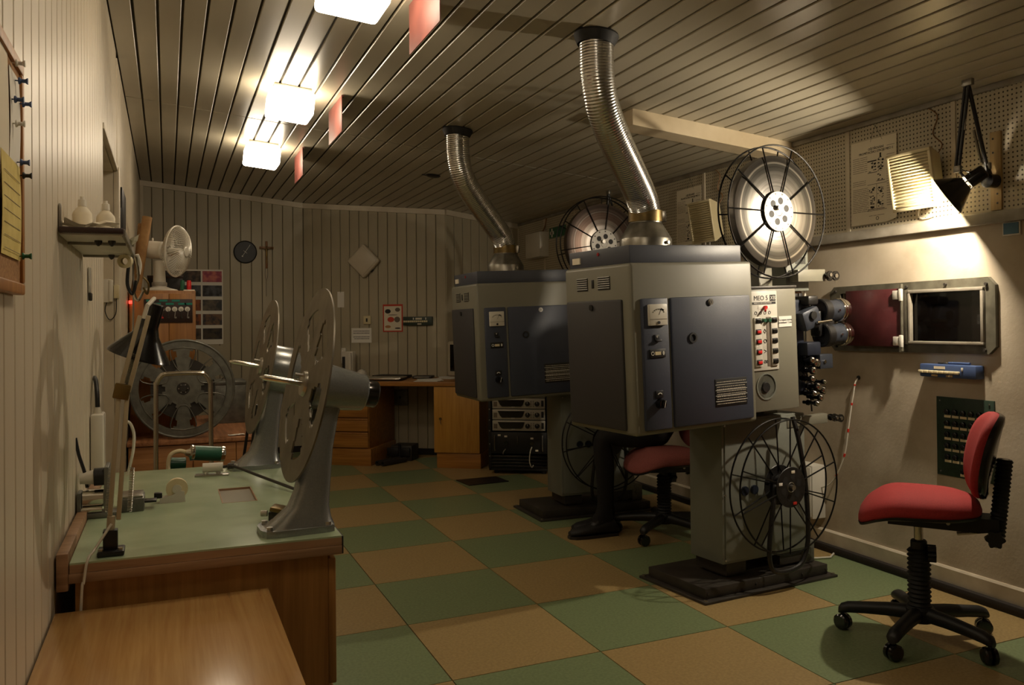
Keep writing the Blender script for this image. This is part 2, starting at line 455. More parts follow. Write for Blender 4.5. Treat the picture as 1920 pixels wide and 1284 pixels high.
# ---- board clad walls: every board is a child of its wall
BW = .1
def wall_board_proto(wall, material, width=BW):
    w = width-.0045
    pr = [(-w/2, 0), (-w/2, .008), (-w/2+.004, .013), (w/2-.004, .013), (w/2, .008), (w/2, 0)]
    k = len(pr); vs = [(x, y, 0) for x, y in pr]+[(x, y, 1) for x, y in pr]
    fs = [[i, i+1, k+i+1, k+i] for i in range(k-1)]+[[k-1, 0, k, 2*k-1], list(range(k)), list(range(k, 2*k))[::-1]]
    return MB().add(vs, fs).build('board', material, wall, local=True)
def clad(wall, material, p0, p1, z0f, z1f, first=[None]):
    """boards from p0 to p1 (inner side to the left of the direction when seen from above is the room side if n = rot(+90))"""
    d = (p1-p0); L = d.length; d.normalize(); k = max(1, round(L/BW)); st = L/k
    ang = math.atan2(d.y, d.x)
    pro = None
    for i in range(k):
        p = p0+d*((i+.5)*st); z0 = z0f(p); z1 = z1f(p)
        lo = Vector((p.x, p.y, z0))-wall.location
        if pro is None:
            pro = wall_board_proto(wall, material, st); pro.location = lo; pro.scale = (1, 1, z1-z0); pro.rotation_euler = (0, 0, ang)
        else: copy_part(pro, wall, lo, (1, 1, z1-z0), (0, 0, ang))
def slab(name, a, b, thick, ztop, material='board_gap', z0=-.1, label=None):
    """a wall body behind the line a-b, on the right-hand side of the direction"""
    d = (b-a).normalized(); nrm = Vector((d.y, -d.x, 0))
    pts = [a, b, b+nrm*thick, a+nrm*thick]
    vs = [(p.x, p.y, z0) for p in pts]+[(p.x, p.y, ztop(p)) for p in pts]
    o = MB().add(vs, [[3, 2, 1, 0], [4, 5, 6, 7], [0, 1, 5, 4], [1, 2, 6, 5], [2, 3, 7, 6], [3, 0, 4, 7]]).build(name, material, smooth=0)
    return struct(o, label)
ztp = lambda p: zc(p.x)+.05
OFF = .013
DY0, DY1, DZ = 3.66, 4.63, 2.03            # doorway in the left wall
P = lambda x, y: Vector((x, y, 0))
# left wall (room side is +x): direction -y puts the room on the left
wl = MB()
wl.bx(XL-.3, XL-OFF, YN-.2, DY0, -.1, 2.68).bx(XL-.3, XL-OFF, DY1, 8.9, -.1, 2.68).bx(XL-.3, XL-OFF, DY0, DY1, DZ, 2.68)
wall_left = struct(wl.build('wall_left', 'gap_cream', smooth=0), 'cream ribbed plastic board wall')
ztl = lambda p: zc(XL)-.001
clad(wall_left, 'wall_cream', P(XL-OFF, DY0), P(XL-OFF, YN), lambda p: 0, ztl)
clad(wall_left, 'wall_cream', P(XL-OFF, DY1), P(XL-OFF, DY0), lambda p: DZ, ztl)
clad(wall_left, 'wall_cream', P(XL-OFF, 8.6), P(XL-OFF, DY1+.1), lambda p: 0, ztl)
tr = MB().bx(XL-.02, XL+.012, DY1, DY1+.09, 0, DZ+.02, .004).bx(XL-.02, XL+.006, DY0, DY1, DZ, DZ+.025, .003)
struct(tr.build('trim_1', 'white_trim'), 'pale casing of the doorway')
jm = MB().bx(XL-.28, XL-.015, DY1-.006, DY1+.02, 0, DZ).bx(XL-.28, XL-.015, DY0-.02, DY0+.006, 0, DZ).bx(XL-.28, XL-.015, DY0, DY1, DZ-.006, DZ+.02)
struct(jm.build('trim_2', 'white_trim'), 'painted jambs of the doorway')
dr = struct(MB().bx(XL-.26, XL-.22, DY0+.006, DY1-.006, .004, DZ-.006, .003).build('door_1', 'white_trim'), 'pale door deep in the recess')
MB().cyl((XL-.22, DY0+.09, 1.02), (XL-.17, DY0+.09, 1.02), .008, n=12).cyl((XL-.175, DY0+.09, 1.02), (XL-.175, DY0+.2, 1.02), .008, n=12).build('door_handle', 'steel', dr)
# back walls
wb = slab('wall_back', P(C1.x+.01, C1.y+OFF), P(XL-.02, C1.y+OFF), .2, ztp, label='pale vertical board wall with the clock')
clad(wb, 'wall_back', P(C1.x, C1.y+OFF), P(XL, C1.y+OFF), lambda p: 0, lambda p: zc(p.x)-.001)
dn = (C2-C1).normalized(); nn = Vector((-dn.y, dn.x, 0))       # nn points out of the room
if nn.y < 0: nn = -nn
wdg = slab('wall_diagonal', C2+nn*OFF, C1+nn*OFF, .2, ztp, label='slanted pale board wall behind the desk')
clad(wdg, 'wall_back', C2+nn*OFF, C1+nn*OFF, lambda p: 0, lambda p: zc(p.x)-.001)
d3 = (C3-C2).normalized(); n3 = Vector((-d3.y, d3.x, 0))
wbr = slab('wall_back_right', C3+n3*OFF, C2+n3*OFF, .2, ztp, label='pale board wall beside the perforated panels')
clad(wbr, 'wall_back', C3+n3*OFF, C2+n3*OFF, lambda p: 0, lambda p: zc(p.x)-.001)
k = 3
for a, b, nv in ((P(XL, 8.6), C1, Vector((0, 1, 0))), (C1, C2, nn), (C2, C3, n3)):
    h = .05; t = .022
    pts = [(a, 0), (b, 0)]
    vs = []
    for p in (a, b):
        z = zc(p.x)-.001
        vs += [p+Vector((0, 0, z)), p-nv*t+Vector((0, 0, z)), p-nv*t+Vector((0, 0, z-h)), p+Vector((0, 0, z-h))]
    struct(MB().add(vs, [[0, 1, 2, 3], [7, 6, 5, 4], [0, 4, 5, 1], [1, 5, 6, 2], [2, 6, 7, 3], [3, 7, 4, 0]]).build('trim_%d' % k, 'white_trim', smooth=0), 'pale batten along the wall top'); k += 1
struct(MB().bx(XL, XL+.03, 8.57, 8.6, 0, zc(XL)-.05, .003).build('trim_%d' % k, 'white_trim'), 'corner batten beside the fan'); k += 1
bb = MB()
for a, b, nv in ((P(XL, 8.6), C1, Vector((0, 1, 0))), (C1, C2, nn), (C2, C3, n3)):
    d = (b-a).normalized(); vs = []
    for p in (a, b):
        vs += [p, p-nv*.008, p-nv*.008+Vector((0, 0, .06)), p+Vector((0, 0, .06))]
    bb.add(vs, [[0, 1, 2, 3], [7, 6, 5, 4], [0, 4, 5, 1], [1, 5, 6, 2], [2, 6, 7, 3], [3, 7, 4, 0]])
struct(bb.build('baseboard_back', 'dark_strip', smooth=0), 'dark rubber skirting of the back walls')
wn = struct(MB().bx(XL-.3, XR+.3, YN-.2, YN, -.1, 2.7).build('wall_near', 'wall_cream'), 'wall behind the viewer')

# ---- right wall: plaster below a rail, perforated panels above
ZR = 1.665
PY0, PY1, PZ0, PZ1 = 2.65, 3.5, 1.135, 1.395        # projection port opening
wr = MB().bx(XR, XR+.3, YN-.2, PY0, -.1, 2.4).bx(XR, XR+.3, PY1, 8.2, -.1, 2.4).bx(XR, XR+.3, PY0, PY1, -.1, PZ0).bx(XR, XR+.3, PY0, PY1, PZ1, 2.4)
wall_right = struct(wr.build('wall_right', 'plaster', smooth=0), 'rough off-white plaster wall with perforated panels above')
py = [YN]; y = 2.155-.645*5
while y < 7.95:
    if y > YN: py.append(y)
    y += .645
py.append(7.96)
for a, b in zip(py[:-1], py[1:]):
    zt = zc(XR)-.02
    MB().bx(XR-.014, XR-.0005, a+.004, b-.004, ZR+.05, zt).build('panel', 'perforated', wall_right, smooth=0, origin=(XR, 0, 0))
    MB().bx(XR-.019, XR-.014, b-.012, b+.012, ZR+.05, zt).build('joint_strip', 'white_trim', wall_right, smooth=0)
struct(MB().bx(XR-.035, XR+.001, YN, 7.95, ZR, ZR+.05, .004).build('trim_%d' % k, 'rail'), 'grey ledge rail under the perforated panels'); k += 1
struct(MB().bx(XR-.03, XR+.001, YN, 7.95, zc(XR)-.024, zc(XR)+.002, .003).build('trim_%d' % k, 'rail'), 'grey strip along the top of the panels'); k += 1
bs = MB()
bs.add([(x, y, z) for y in (YN, 7.96) for x, z in ((XR, .112), (XR-.012, .112), (XR-.02, .104), (XR-.02, .04), (XR, .04))],
       [[0, 1, 2, 3, 4], [9, 8, 7, 6, 5]]+[[i, (i+1) % 5, 5+(i+1) % 5, 5+i] for i in range(5)])
struct(bs.build('baseboard_right', 'skirting', smooth=0), 'white painted skirting board')
struct(MB().bx(XR-.045, XR, YN, 7.95, 0, .04, .006).build('baseboard_strip', 'dark_strip'), 'dark strip under the white skirting')
# ceiling beam
bmx = MB()
vs = []
for x in (2.27, XR-.014):
    for y, dz in ((3.86, .002), (4.0, .002), (4.0, -.085), (3.86, -.085)): vs.append((x, y, zc(x)+dz))
bmx.add(vs, [[0, 1, 2, 3], [7, 6, 5, 4], [0, 4, 5, 1], [1, 5, 6, 2], [2, 6, 7, 3], [3, 7, 4, 0]])
struct(bmx.build('trim_%d' % k, 'beam_white', smooth=0), 'pale boxed beam under the ceiling'); k += 1
# projection port
WX = XR
pw = MB()
outer = [(2.60, 1.13), (2.635, 1.097), (3.555, 1.09), (3.585, 1.12), (3.585, 1.40), (3.555, 1.43), (2.635, 1.436), (2.60, 1.40)]
pf = Matrix(((0, 0, -1, XR+.002), (1, 0, 0, 0), (0, 1, 0, 0), (0, 0, 0, 1)))
def frame_poly(mb, outer, inner, h, m):
    n = len(outer); vs = []
    for z in (0, h):
        vs += [(x, y, z) for x, y in outer]+[(x, y, z) for x, y in inner]
    fs = []
    for i in range(n):
        j = (i+1) % n
        fs += [[i, j, n+j, n+i], [2*n+i, 3*n+i, 3*n+j, 2*n+j], [i, 2*n+i, 2*n+j, j], [n+i, n+j, 3*n+j, 3*n+i]]
    mb.add(vs, fs, m)
inner = [(2.648, 1.142), (2.65, 1.136), (3.50, 1.132), (3.51, 1.135), (3.51, 1.39), (3.50, 1.394), (2.65, 1.394), (2.648, 1.39)]
frame_poly(pw, outer, inner, .022, pf)
port = struct(pw.build('window_1', 'port_frame', smooth=0), 'grey steel frame of the projection port')
MB().bx(XR-.03, XR+.06, 3.058, 3.088, 1.132, 1.396, .003).build('mullion', 'port_frame', port)
gf = MB()
for a in ((2.65, 3.056, 1.136, 1.15), (2.65, 3.056, 1.378, 1.394), (2.65, 2.664, 1.15, 1.378), (3.044, 3.056, 1.15, 1.378)):
    gf.bx(XR-.034, XR-.012, a[0], a[1], a[2], a[3], .002)
gf.build('pane_frame', 'rail', port)
MB().bx(XR-.008, XR-.002, 2.66, 3.05, 1.145, 1.383).build('pane', 'dark_glass', port, smooth=0)
MB().bx(XR+.10, XR+.106, 3.09, 3.505, 1.132, 1.395).build('pane', 'dark_glass', port, smooth=0)
leaf = MB().box((XR-.042, 3.263, 1.262), (.012, .352, .284), .003, rot=(0, 0, R(1.5))).build('shutter', 'maroon', port)
for z in (1.372, 1.148):
    MB().bx(XR-.056, XR-.046, 3.082, 3.128, z-.022, z+.022, .003).bx(XR-.06, XR-.045, 3.07, 3.088, z-.03, z+.03, .004).build('hinge_plate', 'white_paint', leaf)
MB().cyl((XR-.048, 3.078, 1.1), (XR-.048, 3.078, 1.425), .007, n=12).build('hinge_rod', 'port_frame', port)
for yy, zz in ((2.64, 1.405), (2.65, 1.115), (3.07, 1.41), (3.54, 1.405), (3.54, 1.115), (2.85, 1.412)):
    MB().cyl((XR-.03, yy, zz), (XR-.018, yy, zz), .007, n=10).build('bolt', 'iron_base', port)

# ================================================================ CEILING LAMPS AND SCREENS
def rotY(p, a):
    return Matrix.Translation(p) @ Matrix.Rotation(a, 4, 'Y')
lamp_lbl = {1.42: 'added glass cube ceiling lamp, out of view above the low table', 3.02: 'glass cube ceiling lamp cut by the top of the picture',
            4.72: 'lit glass cube ceiling lamp in the middle of the row', 6.2: 'lit glass cube ceiling lamp farthest back, towards the clock wall'}
card_lbl = {1.4: 'added reddish screen card beside the added lamp, out of view above the low table', 3.02: 'large looking reddish screen card at the top of the picture',
            4.81: 'reddish screen card hung beside the middle ceiling lamp', 6.25: 'smallest looking reddish screen card beside the farthest lamp'}
for y in (1.42, 3.02, 4.72, 6.2):  # the nearest lamp is added out of view to brighten the bench front
    x = .635; p = (x, y, zc(x))
    t = thing('ceiling_lamp', lamp_lbl[y], 'lamp', p, group='cube lamps in a row on the ceiling')
    m = rotY((0, 0, 0), SL)
    b = MB(m); b.box((0, 0, -.012), (.20, .20, .02), .003); b.build('mounting_plate', 'white_paint', t, local=True)
    b = MB(m); b.box((0, 0, -.087), (.235, .235, .128), .018, seg=3); b.build('glass_shade', 'glass_lamp', t, local=True)
for y in (1.4, 3.02, 4.81, 6.25):  # the nearest card is added along with its unseen lamp
    x = .89; p = (x, y, zc(x)-.002)
    t = thing('screen_card', card_lbl[y], 'screen card', p, group='reddish screen cards beside the lamps')
    b = MB(); b.box((0, 0, -.1015), (.004, .4, .197), .001); b.build('card', 'copper_card', t, local=True)
    b = MB(); b.box((.006, 0, -.006), (.012, .4, .01), .001); b.build('fixing_strip', 'copper_card', t, local=True)
t = thing('ceiling_vent', 'small dark torn vent flap in the ceiling boards', 'vent', (1.92, 6.3, zc(1.92)))
b = MB(rotY((0, 0, 0), SL)); b.lathe([(.055, 0), (.058, -.004), (.045, -.012), (.0, -.014)], n=20); b.build('disc', 'black_metal', t, local=True)
MB(rotY((0, 0, 0), SL)).box((-.06, .02, -.004), (.05, .012, .006), .001).build('tab', 'black_metal', t, local=True)

# ================================================================ PROJECTORS
TILT = R(-2.0)
def make_projector(label, loc, rotz, notes=True):
    t = thing('film_projector', label, 'projector', loc, rotz, 'two film projectors')
    def B(): return MB()
    piv = Vector((-.5, 0, .79))
    TM = Matrix.Translation(piv) @ Matrix.Rotation(TILT, 4, 'Y') @ Matrix.Translation(-piv)
    def U(): return MB(TM)
    # base
    b = B(); b.bx(-.435, .405, -.19, .29, 0, .012, .002); b.build('base_flange', 'iron_base', t, True)
    b = B(); b.bx(-.405, .375, -.155, .255, .012, .06, .004); bp = b.build('base_plate', 'iron_base', t, True)
    for x in (-.39, -.1, .2, .36):
        B().cyl((x, -.157, .036), (x, -.162, .036), .006, n=10).build('bolt', 'iron_base', bp, True)
    for x, y in ((-.418, -.172), (-.418, .272), (.39, -.172), (.39, .272)):
        B().cyl((x, y, .012), (x, y, .018), .009, n=10).build('bolt', 'steel', bp, True)
    b = B(); b.bx(-.2, .26, -.07, .1, .06, .075).bx(-.22, -.1, -.09, .12, .075, .13).bx(.12, .27, -.09, .12, .075, .13); b.build('foot_block', 'iron_base', t, True)
    b = B(); b.bx(.27, .35, -.1, .02, .06, .17, .01).cyl((.31, -.102, .12), (.31, -.112, .12), .02, n=14); b.build('tilt_bearing', 'cast_grey', t, True)
    # column
    b = B(); b.bx(-.25, .29, -.1, .125, .13, .80, .006); co = b.build('column', 'grey_column', t, True)
    b = B(); b.bx(-.235, .275, -.106, -.099, .142, .79, .003); b.build('access_panel', 'grey_column', co, True)
    for z in (.15, .45, .77): B().cyl((-.24, -.106, z), (-.24, -.111, z), .005, n=10).build('screw', 'steel', co, True)
    for x in (-.06, -.12): B().cyl((x, -.107, .46), (x, -.116, .46), .022, n=18).build('inspection_cap', 'mech_blue', co, True)
    # lamp house
    b = U(); b.bx(-.85, -.17, -.25, .25, .79, 1.51, .016, 3); lh = b.build('lamp_house', 'grey_paint', t, True)
    b = U(); b.bx(-.83, -.21, -.225, .235, 1.51, 1.585, .004); lid = b.build('lid', 'blue_lid', t, True)
    b = U(); b.bx(-.836, -.829, .14, .20, 1.528, 1.556); b.build('sticker', 'paper', lid, True)
    U().cyl((-.829, 0, 1.562), (-.833, 0, 1.562), .008, n=12).build('round_sticker', 'red_fabric', lid, True)
    b = U(); b.bx(-.805, -.665, -.262, -.246, .81, 1.36, .008, 2); ms = b.build('meter_panel', 'blue_paint', lh, True)
    b = U(); b.bx(-.652, -.2, -.262, -.246, .81, 1.36, .008, 2); dr = b.build('lamp_door', 'blue_paint', lh, True)
    b = U(); b.bx(-.862, -.846, -.195, .225, .81, 1.36, .008, 2); bk = b.build('rear_panel', 'brown_panel', lh, True)
    U().cyl((-.862, .02, 1.33), (-.868, .02, 1.33), .013, n=16).build('lock', 'black_metal', t, True)
    for y0, y1 in ((.06, .145), (-.11, -.02)):
        b = U(); b.bx(-.852, -.848, y0, y1, 1.405, 1.462); g = b.build('vent_recess', 'black_metal', t, True)
        for j in range(6):
            zz = 1.409+j*.0094
            U().box((-.852, (y0+y1)/2, zz+.003), (.004, y1-y0-.004, .0042), 0, (0, R(25), 0)).build('slat', 'grey_paint', g, True, smooth=0)
    U().bx(-.854, -.849, .012, .028, 1.415, 1.452, .002).build('vent_catch', 'black_metal', t, True)
    # meter, switch, counter, knob
    b = U(); b.bx(-.777, -.682, -.276, -.261, 1.246, 1.335, .004); me = b.build('meter', 'white_plastic', t, True)
    b = U(); b.tube([(-.73+.036*math.cos(a), -.2765, 1.285+.03*math.sin(a)) for a in [R(30+i*12) for i in range(11)]], .0009, 5); b.tube([(-.728, -.2765, 1.29), (-.712, -.2765, 1.318)], .0008, 5)
    for i in range(7):
        a = R(35+i*18); b.tube([(-.73+.03*math.cos(a), -.2765, 1.285+.025*math.sin(a)), (-.73+.035*math.cos(a), -.2765, 1.285+.029*math.sin(a))], .0008, 4)
    b.build('dial_marks', 'ink', me, True)
    U().tube([(-.716+.022*math.cos(a), -.2765, 1.292+.022*math.sin(a)) for a in [R(50+i*9) for i in range(6)]], .0025, 6).build('scale_band', 'ink', me, True)
    U().cyl((-.73, -.276, 1.258), (-.73, -.28, 1.258), .006, n=12).build('adjuster', 'black_plastic', me, True)
    U().bx(-.776, -.683, -.2772, -.276, 1.2715, 1.273).build('meter_seam', 'ink_soft', me, True)
    b = U(); b.bx(-.748, -.722, -.267, -.261, 1.185, 1.208, .002).bx(-.746, -.716, -.276, -.264, 1.178, 1.187, .003); sw = b.build('voltmeter_switch', 'black_plastic', t, True)
    text('mark', 'V', .016, 'paper_white', sw, TM @ plane_m((-.735, -.2675, 1.199), (1, 0, 0), (0, 0, 1)), local=True)
    b = U(); b.bx(-.775, -.692, -.267, -.261, 1.112, 1.148, .002); ct = b.build('hour_counter', 'black_plastic', t, True)
    U().bx(-.748, -.718, -.2685, -.267, 1.123, 1.137).build('counter_window', 'yellowed_plastic', ct, True)
    U().ring((-.761, -.268, 1.13), .007, .0015, n=20, m=5).build('clock_mark', 'paper_white', ct, True)
    U().bx(-.709, -.699, -.2682, -.267, 1.127, 1.133).bx(-.707, -.701, -.2682, -.267, 1.122, 1.138).build('arrow_mark', 'paper_white', ct, True)
    b = U(); b.bx(-.752, -.712, -.267, -.261, .945, .975, .002); kp = b.build('knob_plate', 'black_plastic', t, True)
    U().tube([(-.732+.012*math.cos(a), -.268, .952+.012*math.sin(a)) for a in [R(30+i*12) for i in range(11)]], .0022, 5).build('arc_mark', 'paper_white', kp, True)
    b = U(); b.cyl((-.732, -.261, .92), (-.732, -.288, .92), .021, .018, n=24).box((-.732, -.29, .92), (.008, .012, .034), .002, rot=(0, R(15), 0)); kb = b.build('current_knob', 'black_gloss', t, True)
    U().box((-.728, -.2965, .92), (.002, .001, .03), 0, (0, R(15), 0)).build('pointer', 'paper_white', kb, True)
    b = U(); b.cyl((-.435, -.261, 1.335), (-.435, -.268, 1.335), .014, n=20).cyl((-.435, -.268, 1.335), (-.435, -.27, 1.335), .009, n=16); lk = b.build('lock', 'steel', t, True)
    U().bx(-.4365, -.4335, -.271, -.27, 1.329, 1.341).build('key_slot', 'black_plastic', lk, True)
    b = U(); b.lathe([(.022, 0), (.022, .006), (.014, .006), (.012, .001), (0, .001)], (-.54, -.261, 1.185), (0, -1, 0), 24); b.build('peephole', 'black_plastic', t, True)
    b = U(); b.bx(-.425, -.242, -.2645, -.261, .878, .998, .001); wp = b.build('warning_plate', 'black_plastic', t, True)
    b = U(); mm = plane_m((-.425, -.2648, .878), (1, 0, 0), (0, 0, 1))
    print_lines(b, mm, .18, [(.008, .176, .12-.014-i*.0105) for i in range(10)], 3, .0025); b.build('print', 'paper', wp, True, smooth=0)['kind'] = 'stuff'
    b = U()
    for z in (.901, .925, .949, .973): b.bx(-.425, -.242, -.2652, -.2645, z-.0008, z+.0008)
    b.build('rule', 'paper_white', wp, True, smooth=0)
    # chimney
    m0 = TM @ Vector((-.545, .03, 1.585))
    b = B(); b.lathe([(.118, 0), (.118, .045), (.116, .05), (.078, .115), (.074, .12), (.074, .14)], m0, (0, 0, 1), 36); ch = b.build('chimney_cowl', 'galvanised', t, True)
    B().cyl(m0+Vector((.03, -.113, .025)), m0+Vector((.033, -.125, .025)), .008, n=10).build('wing_screw', 'steel', ch, True)
    b = B(); b.lathe([(.073, .125), (.078, .125), (.078, .175), (.073, .175)], m0, (0, 0, 1), 36, cap=False); cl = b.build('duct_clamp', 'brass_dull', t, True)
    B().box(m0+Vector((.06, -.05, .15)), (.03, .02, .05), .003, (0, 0, R(-45))).build('clamp_bolt', 'steel', cl, True)
    # film head
    b = U(); b.bx(-.165, .15, -.2, .1, .82, 1.385, .005); hd = b.build('film_head', 'grey_paint', t, True)
    U().bx(-.165, .155, -.205, .1, 1.385, 1.398, .003).build('head_edge', 'iron_base', hd, True)
    b = U(); b.bx(-.14, .022, -.206, -.199, 1.01, 1.375, .003); pn = b.build('control_panel', 'white_paint', t, True)
    fx = lambda x, z: TM @ plane_m((x, -.2063, z), (1, 0, 0), (0, 0, 1))
    text('lettering', 'MEO 5', .031, 'ink', pn, fx(-.08, 1.342), local=True)
    b = U(); b.bx(-.024, .012, -.2072, -.206, 1.328, 1.357); xb = b.build('badge', 'black_plastic', pn, True)
    text('lettering', 'XB', .025, 'paper_white', xb, fx(-.006, 1.342) @ Matrix.Translation((0, 0, .0012)), local=True)
    b = U(); b.bx(-.135, .012, -.2072, -.206, 1.314, 1.325); cs = b.build('maker_strip', 'black_plastic', pn, True)
    text('lettering', 'MADE IN CZECHOSLOVAKIA', .0085, 'paper_white', cs, fx(-.07, 1.3195) @ Matrix.Translation((0, 0, .0012)), local=True)
    b = U(); b.bx(-.1, -.028, -.2075, -.206, 1.292, 1.309, .002); b.build('switch_label', 'paper_white', pn, True)
    b = U(); b.cyl((-.06, -.206, 1.3), (-.06, -.22, 1.3), .008, n=14).cyl((-.062, -.215, 1.298), (-.078, -.23, 1.283), .005, n=10); b.build('toggle_lever', 'red_button', pn, True)
    for x in (-.115, -.086, -.058, -.03):
        U().ring((x, -.2068, 1.275), .007, .0012, n=16, m=5).build('mode_symbol', 'ink', pn, True)
    for x0, x1 in ((-.13, -.088), (-.028, .012)):
        U().bx(x0, x1, -.214, -.205, 1.03, 1.255, .002).build('button_rail', 'white_paint', pn, True)
    U().bx(-.052, -.03, -.2075, -.206, 1.028, 1.255, .001).build('slot_strip', 'ink_soft', pn, True)
    for j, z in enumerate((1.24, 1.19, 1.145, 1.098, 1.05)):
        for x, ml in ((-.109, 'red_button' if j else 'black_gloss'), (-.008, 'black_gloss')):
            h = U().bx(x-.016, x+.016, -.217, -.213, z-.0115, z+.0115, .002).build('button_frame', 'black_plastic', pn, True)
            U().bx(x-.012, x+.012, -.222, -.216, z-.008, z+.006, .002).build('push_button', ml, h, True)
    for x in (-.075, -.045):
        U().cyl((x, -.206, 1.24), (x, -.226, 1.24), .010, .008, n=14).build('selector_knob', 'green_knob', pn, True)
    for j, z in enumerate((1.19, 1.145, 1.098, 1.05)):
        b = U()
        if j == 0: b.tube([(-.07, -.2068, z), (-.063, -.2068, z+.01), (-.056, -.2068, z), (-.063, -.2068, z-.01)], .0016, 5, True)
        elif j == 1: b.ring((-.063, -.2068, z), .008, .0016, n=16, m=5)
        elif j == 2: b.tube([(-.071, -.2068, z-.007), (-.056, -.2068, z), (-.071, -.2068, z+.007)], .0014, 5)
        else: b.ring((-.068, -.2068, z), .006, .0016, n=14, m=5); b.ring((-.056, -.2068, z), .005, .0016, n=14, m=5)
        b.build('function_symbol', 'ink', pn, True)
    if notes:
        b = U(); b.bx(.032, .115, -.2035, -.2, 1.205, 1.255); nt_ = b.build('taped_note', 'paper_white', hd, True)
        text('handwriting', 'To nejsou normy\npromítané ! 5.km', .0125, 'ink', nt_, TM @ plane_m((.0735, -.2038, 1.231), (1, 0, 0), (0, 0, 1)), local=True)
    b = U(); b.lathe([(.062, 0), (.062, .004), (.056, .004), (.052, -.02), (0, -.02)], (-.06, -.2, .935), (0, -1, 0), 32); b.build('knob_recess', 'grey_column', hd, True)
    b = U(); b.lathe([(.026, -.02), (.026, .0), (.022, .008), (0, .008)], (-.065, -.2, .932), (0, -1, 0), 12); b.build('inching_knob', 'black_plastic', hd, True)
    # upright, arms and rollers
    b = U(); b.bx(.1, .19, -.02, .08, .62, 1.76, .004); b.build('upright', 'grey_paint', t, True)
    b = U(); b.bx(.24, .4, -.06, .05, 1.37, 1.57, .006); ub = b.build('upper_gear_box', 'grey_column', t, True)
    for j in range(9): U().bx(.31+j*.008, .314+j*.008, -.0615, -.06, 1.505, 1.54).build('slot', 'black_metal', ub, True, smooth=0)
    b = U(); b.bx(.26, .45, -.12, -.06, 1.415, 1.475, .003); ua = b.build('upper_roller_arm', 'grey_paint', t, True)
    b = U(); b.bx(.16, .44, -.11, -.07, .71, .755, .003); la = b.build('lower_roller_arm', 'grey_paint', t, True)
    def roller(x, y, z, par, r=.02):
        o = U().cyl((x-.0, y+.01, z), (x, y-.05, z), r*.55, n=18).cyl((x, y-.005, z), (x, y-.012, z), r, n=20).cyl((x, y-.042, z), (x, y-.05, z), r, n=20).build('roller', 'black_gloss', par, True)
        U().cyl((x, y-.05, z), (x, y-.054, z), r*.45, n=14).build('roller_cap', 'steel', o, True)
    roller(.452, -.1, 1.445, ua); roller(.492, -.1, 1.44, ua, .024); roller(.46, -.1, .735, la, .017); roller(.49, -.1, .73, la, .02)
    # gate, sound head, lens turret
    b = U(); b.bx(.15, .34, -.12, .06, 1.19, 1.33, .014).bx(.15, .3, -.11, .05, .86, 1.19, .01); b.build('gate_housing', 'mech_blue', t, True)
    b = U(); b.box((.285, -.15, 1.235), (.12, .06, .1), .018, (0, R(-18), 0)); gd = b.build('gate_door', 'lens_blue', t, True)
    U().cyl((.28, -.18, 1.25), (.28, -.192, 1.25), .02, n=18).build('door_latch', 'black_metal', gd, True)
    U().cyl((.3, -.19, 1.215), (.4, -.19, 1.22), .007, n=12).build('gate_rod', 'chrome', t, True)
    b = U(); b.bx(.27, .34, -.17, -.04, 1.3, 1.345, .01); b.build('shutter_housing', 'black_metal', t, True)
    b = U(); b.bx(.25, .345, -.17, -.04, 1.055, 1.12, .008); sd = b.build('sound_head', 'mech_blue', t, True)
    U().cyl((.345, -.11, 1.085), (.39, -.11, 1.085), .016, .012, n=16).build('sound_lens', 'steel', sd, True)
    b = U(); b.bx(.345, .435, -.16, -.06, .985, 1.055, .004); pb = b.build('photocell_box', 'lens_blue', t, True)
    U().cyl((.375, -.16, 1.02), (.375, -.166, 1.02), .008, n=12).build('box_screw', 'chrome', pb, True)
    for x, z, r in ((.265, 1.035, .018), (.295, 1.02, .024), (.272, .985, .02), (.262, .945, .017), (.3, .905, .021), (.335, .885, .02), (.27, .875, .016), (.315, .85, .017), (.285, .825, .014), (.34, .925, .012)):
        o = U().cyl((x, -.1, z), (x, -.185, z), r*.6, n=18).cyl((x, -.125, z), (x, -.133, z), r, n=20).cyl((x, -.172, z), (x, -.185, z), r, n=20).build('sprocket', 'black_gloss', t, True)
        U().lathe([(r*.8, 0), (r*.75, .006), (r*.4, .011), (0, .012)], (x, -.185, z), (0, -1, 0), 18).build('sprocket_cap', 'chrome', o, True)
    b = U(); b.bx(.25, .36, -.01, .04, .8, 1.4, .004); b.build('rear_frame', 'white_paint', t, True)
    b = U(); b.tube(smooth_path([(.4, .0, 1.56), (.425, -.01, 1.5), (.42, -.01, 1.3), (.41, -.01, 1.0), (.42, -.01, .8)], 5), .006, 8); b.build('wiring', 'white_plastic', t, True)
    b = U(); b.tube(smooth_path([(.38, -.02, 1.12), (.385, -.03, 1.0), (.41, -.03, .86), (.43, -.02, .76)], 5), .004, 8); b.build('wiring', 'black_plastic', t, True)
    b = U(); b.cyl((.25, -.1, 1.207), (.49, -.1, 1.207), .03, n=20).bx(.38, .45, -.13, -.07, 1.14, 1.27, .012); b.build('lens_turret', 'black_metal', t, True)
    for z, y in ((1.268, -.11), (1.148, -.12)):
        b = U(); b.lathe([(.0, .012), (.04, .012), (.045, 0), (.054, .0), (.056, .01), (.056, .05), (.051, .056), (.051, .12), (.056, .125)], (.405, y, z), (1, 0, 0), 32); ln = b.build('lens_barrel', 'lens_blue', t, True)
        U().lathe([(.055, .0), (.06, .004), (.06, .045), (.056, .05)], (.402, y, z), (1, 0, 0), 32, cap=False).build('rear_ring', 'black_metal', ln, True)
        U().lathe([(0, .014), (.022, .016), (.04, .022)], (.405, y, z), (1, 0, 0), 24, cap=False).build('rear_glass', 'lens_glass', ln, True)
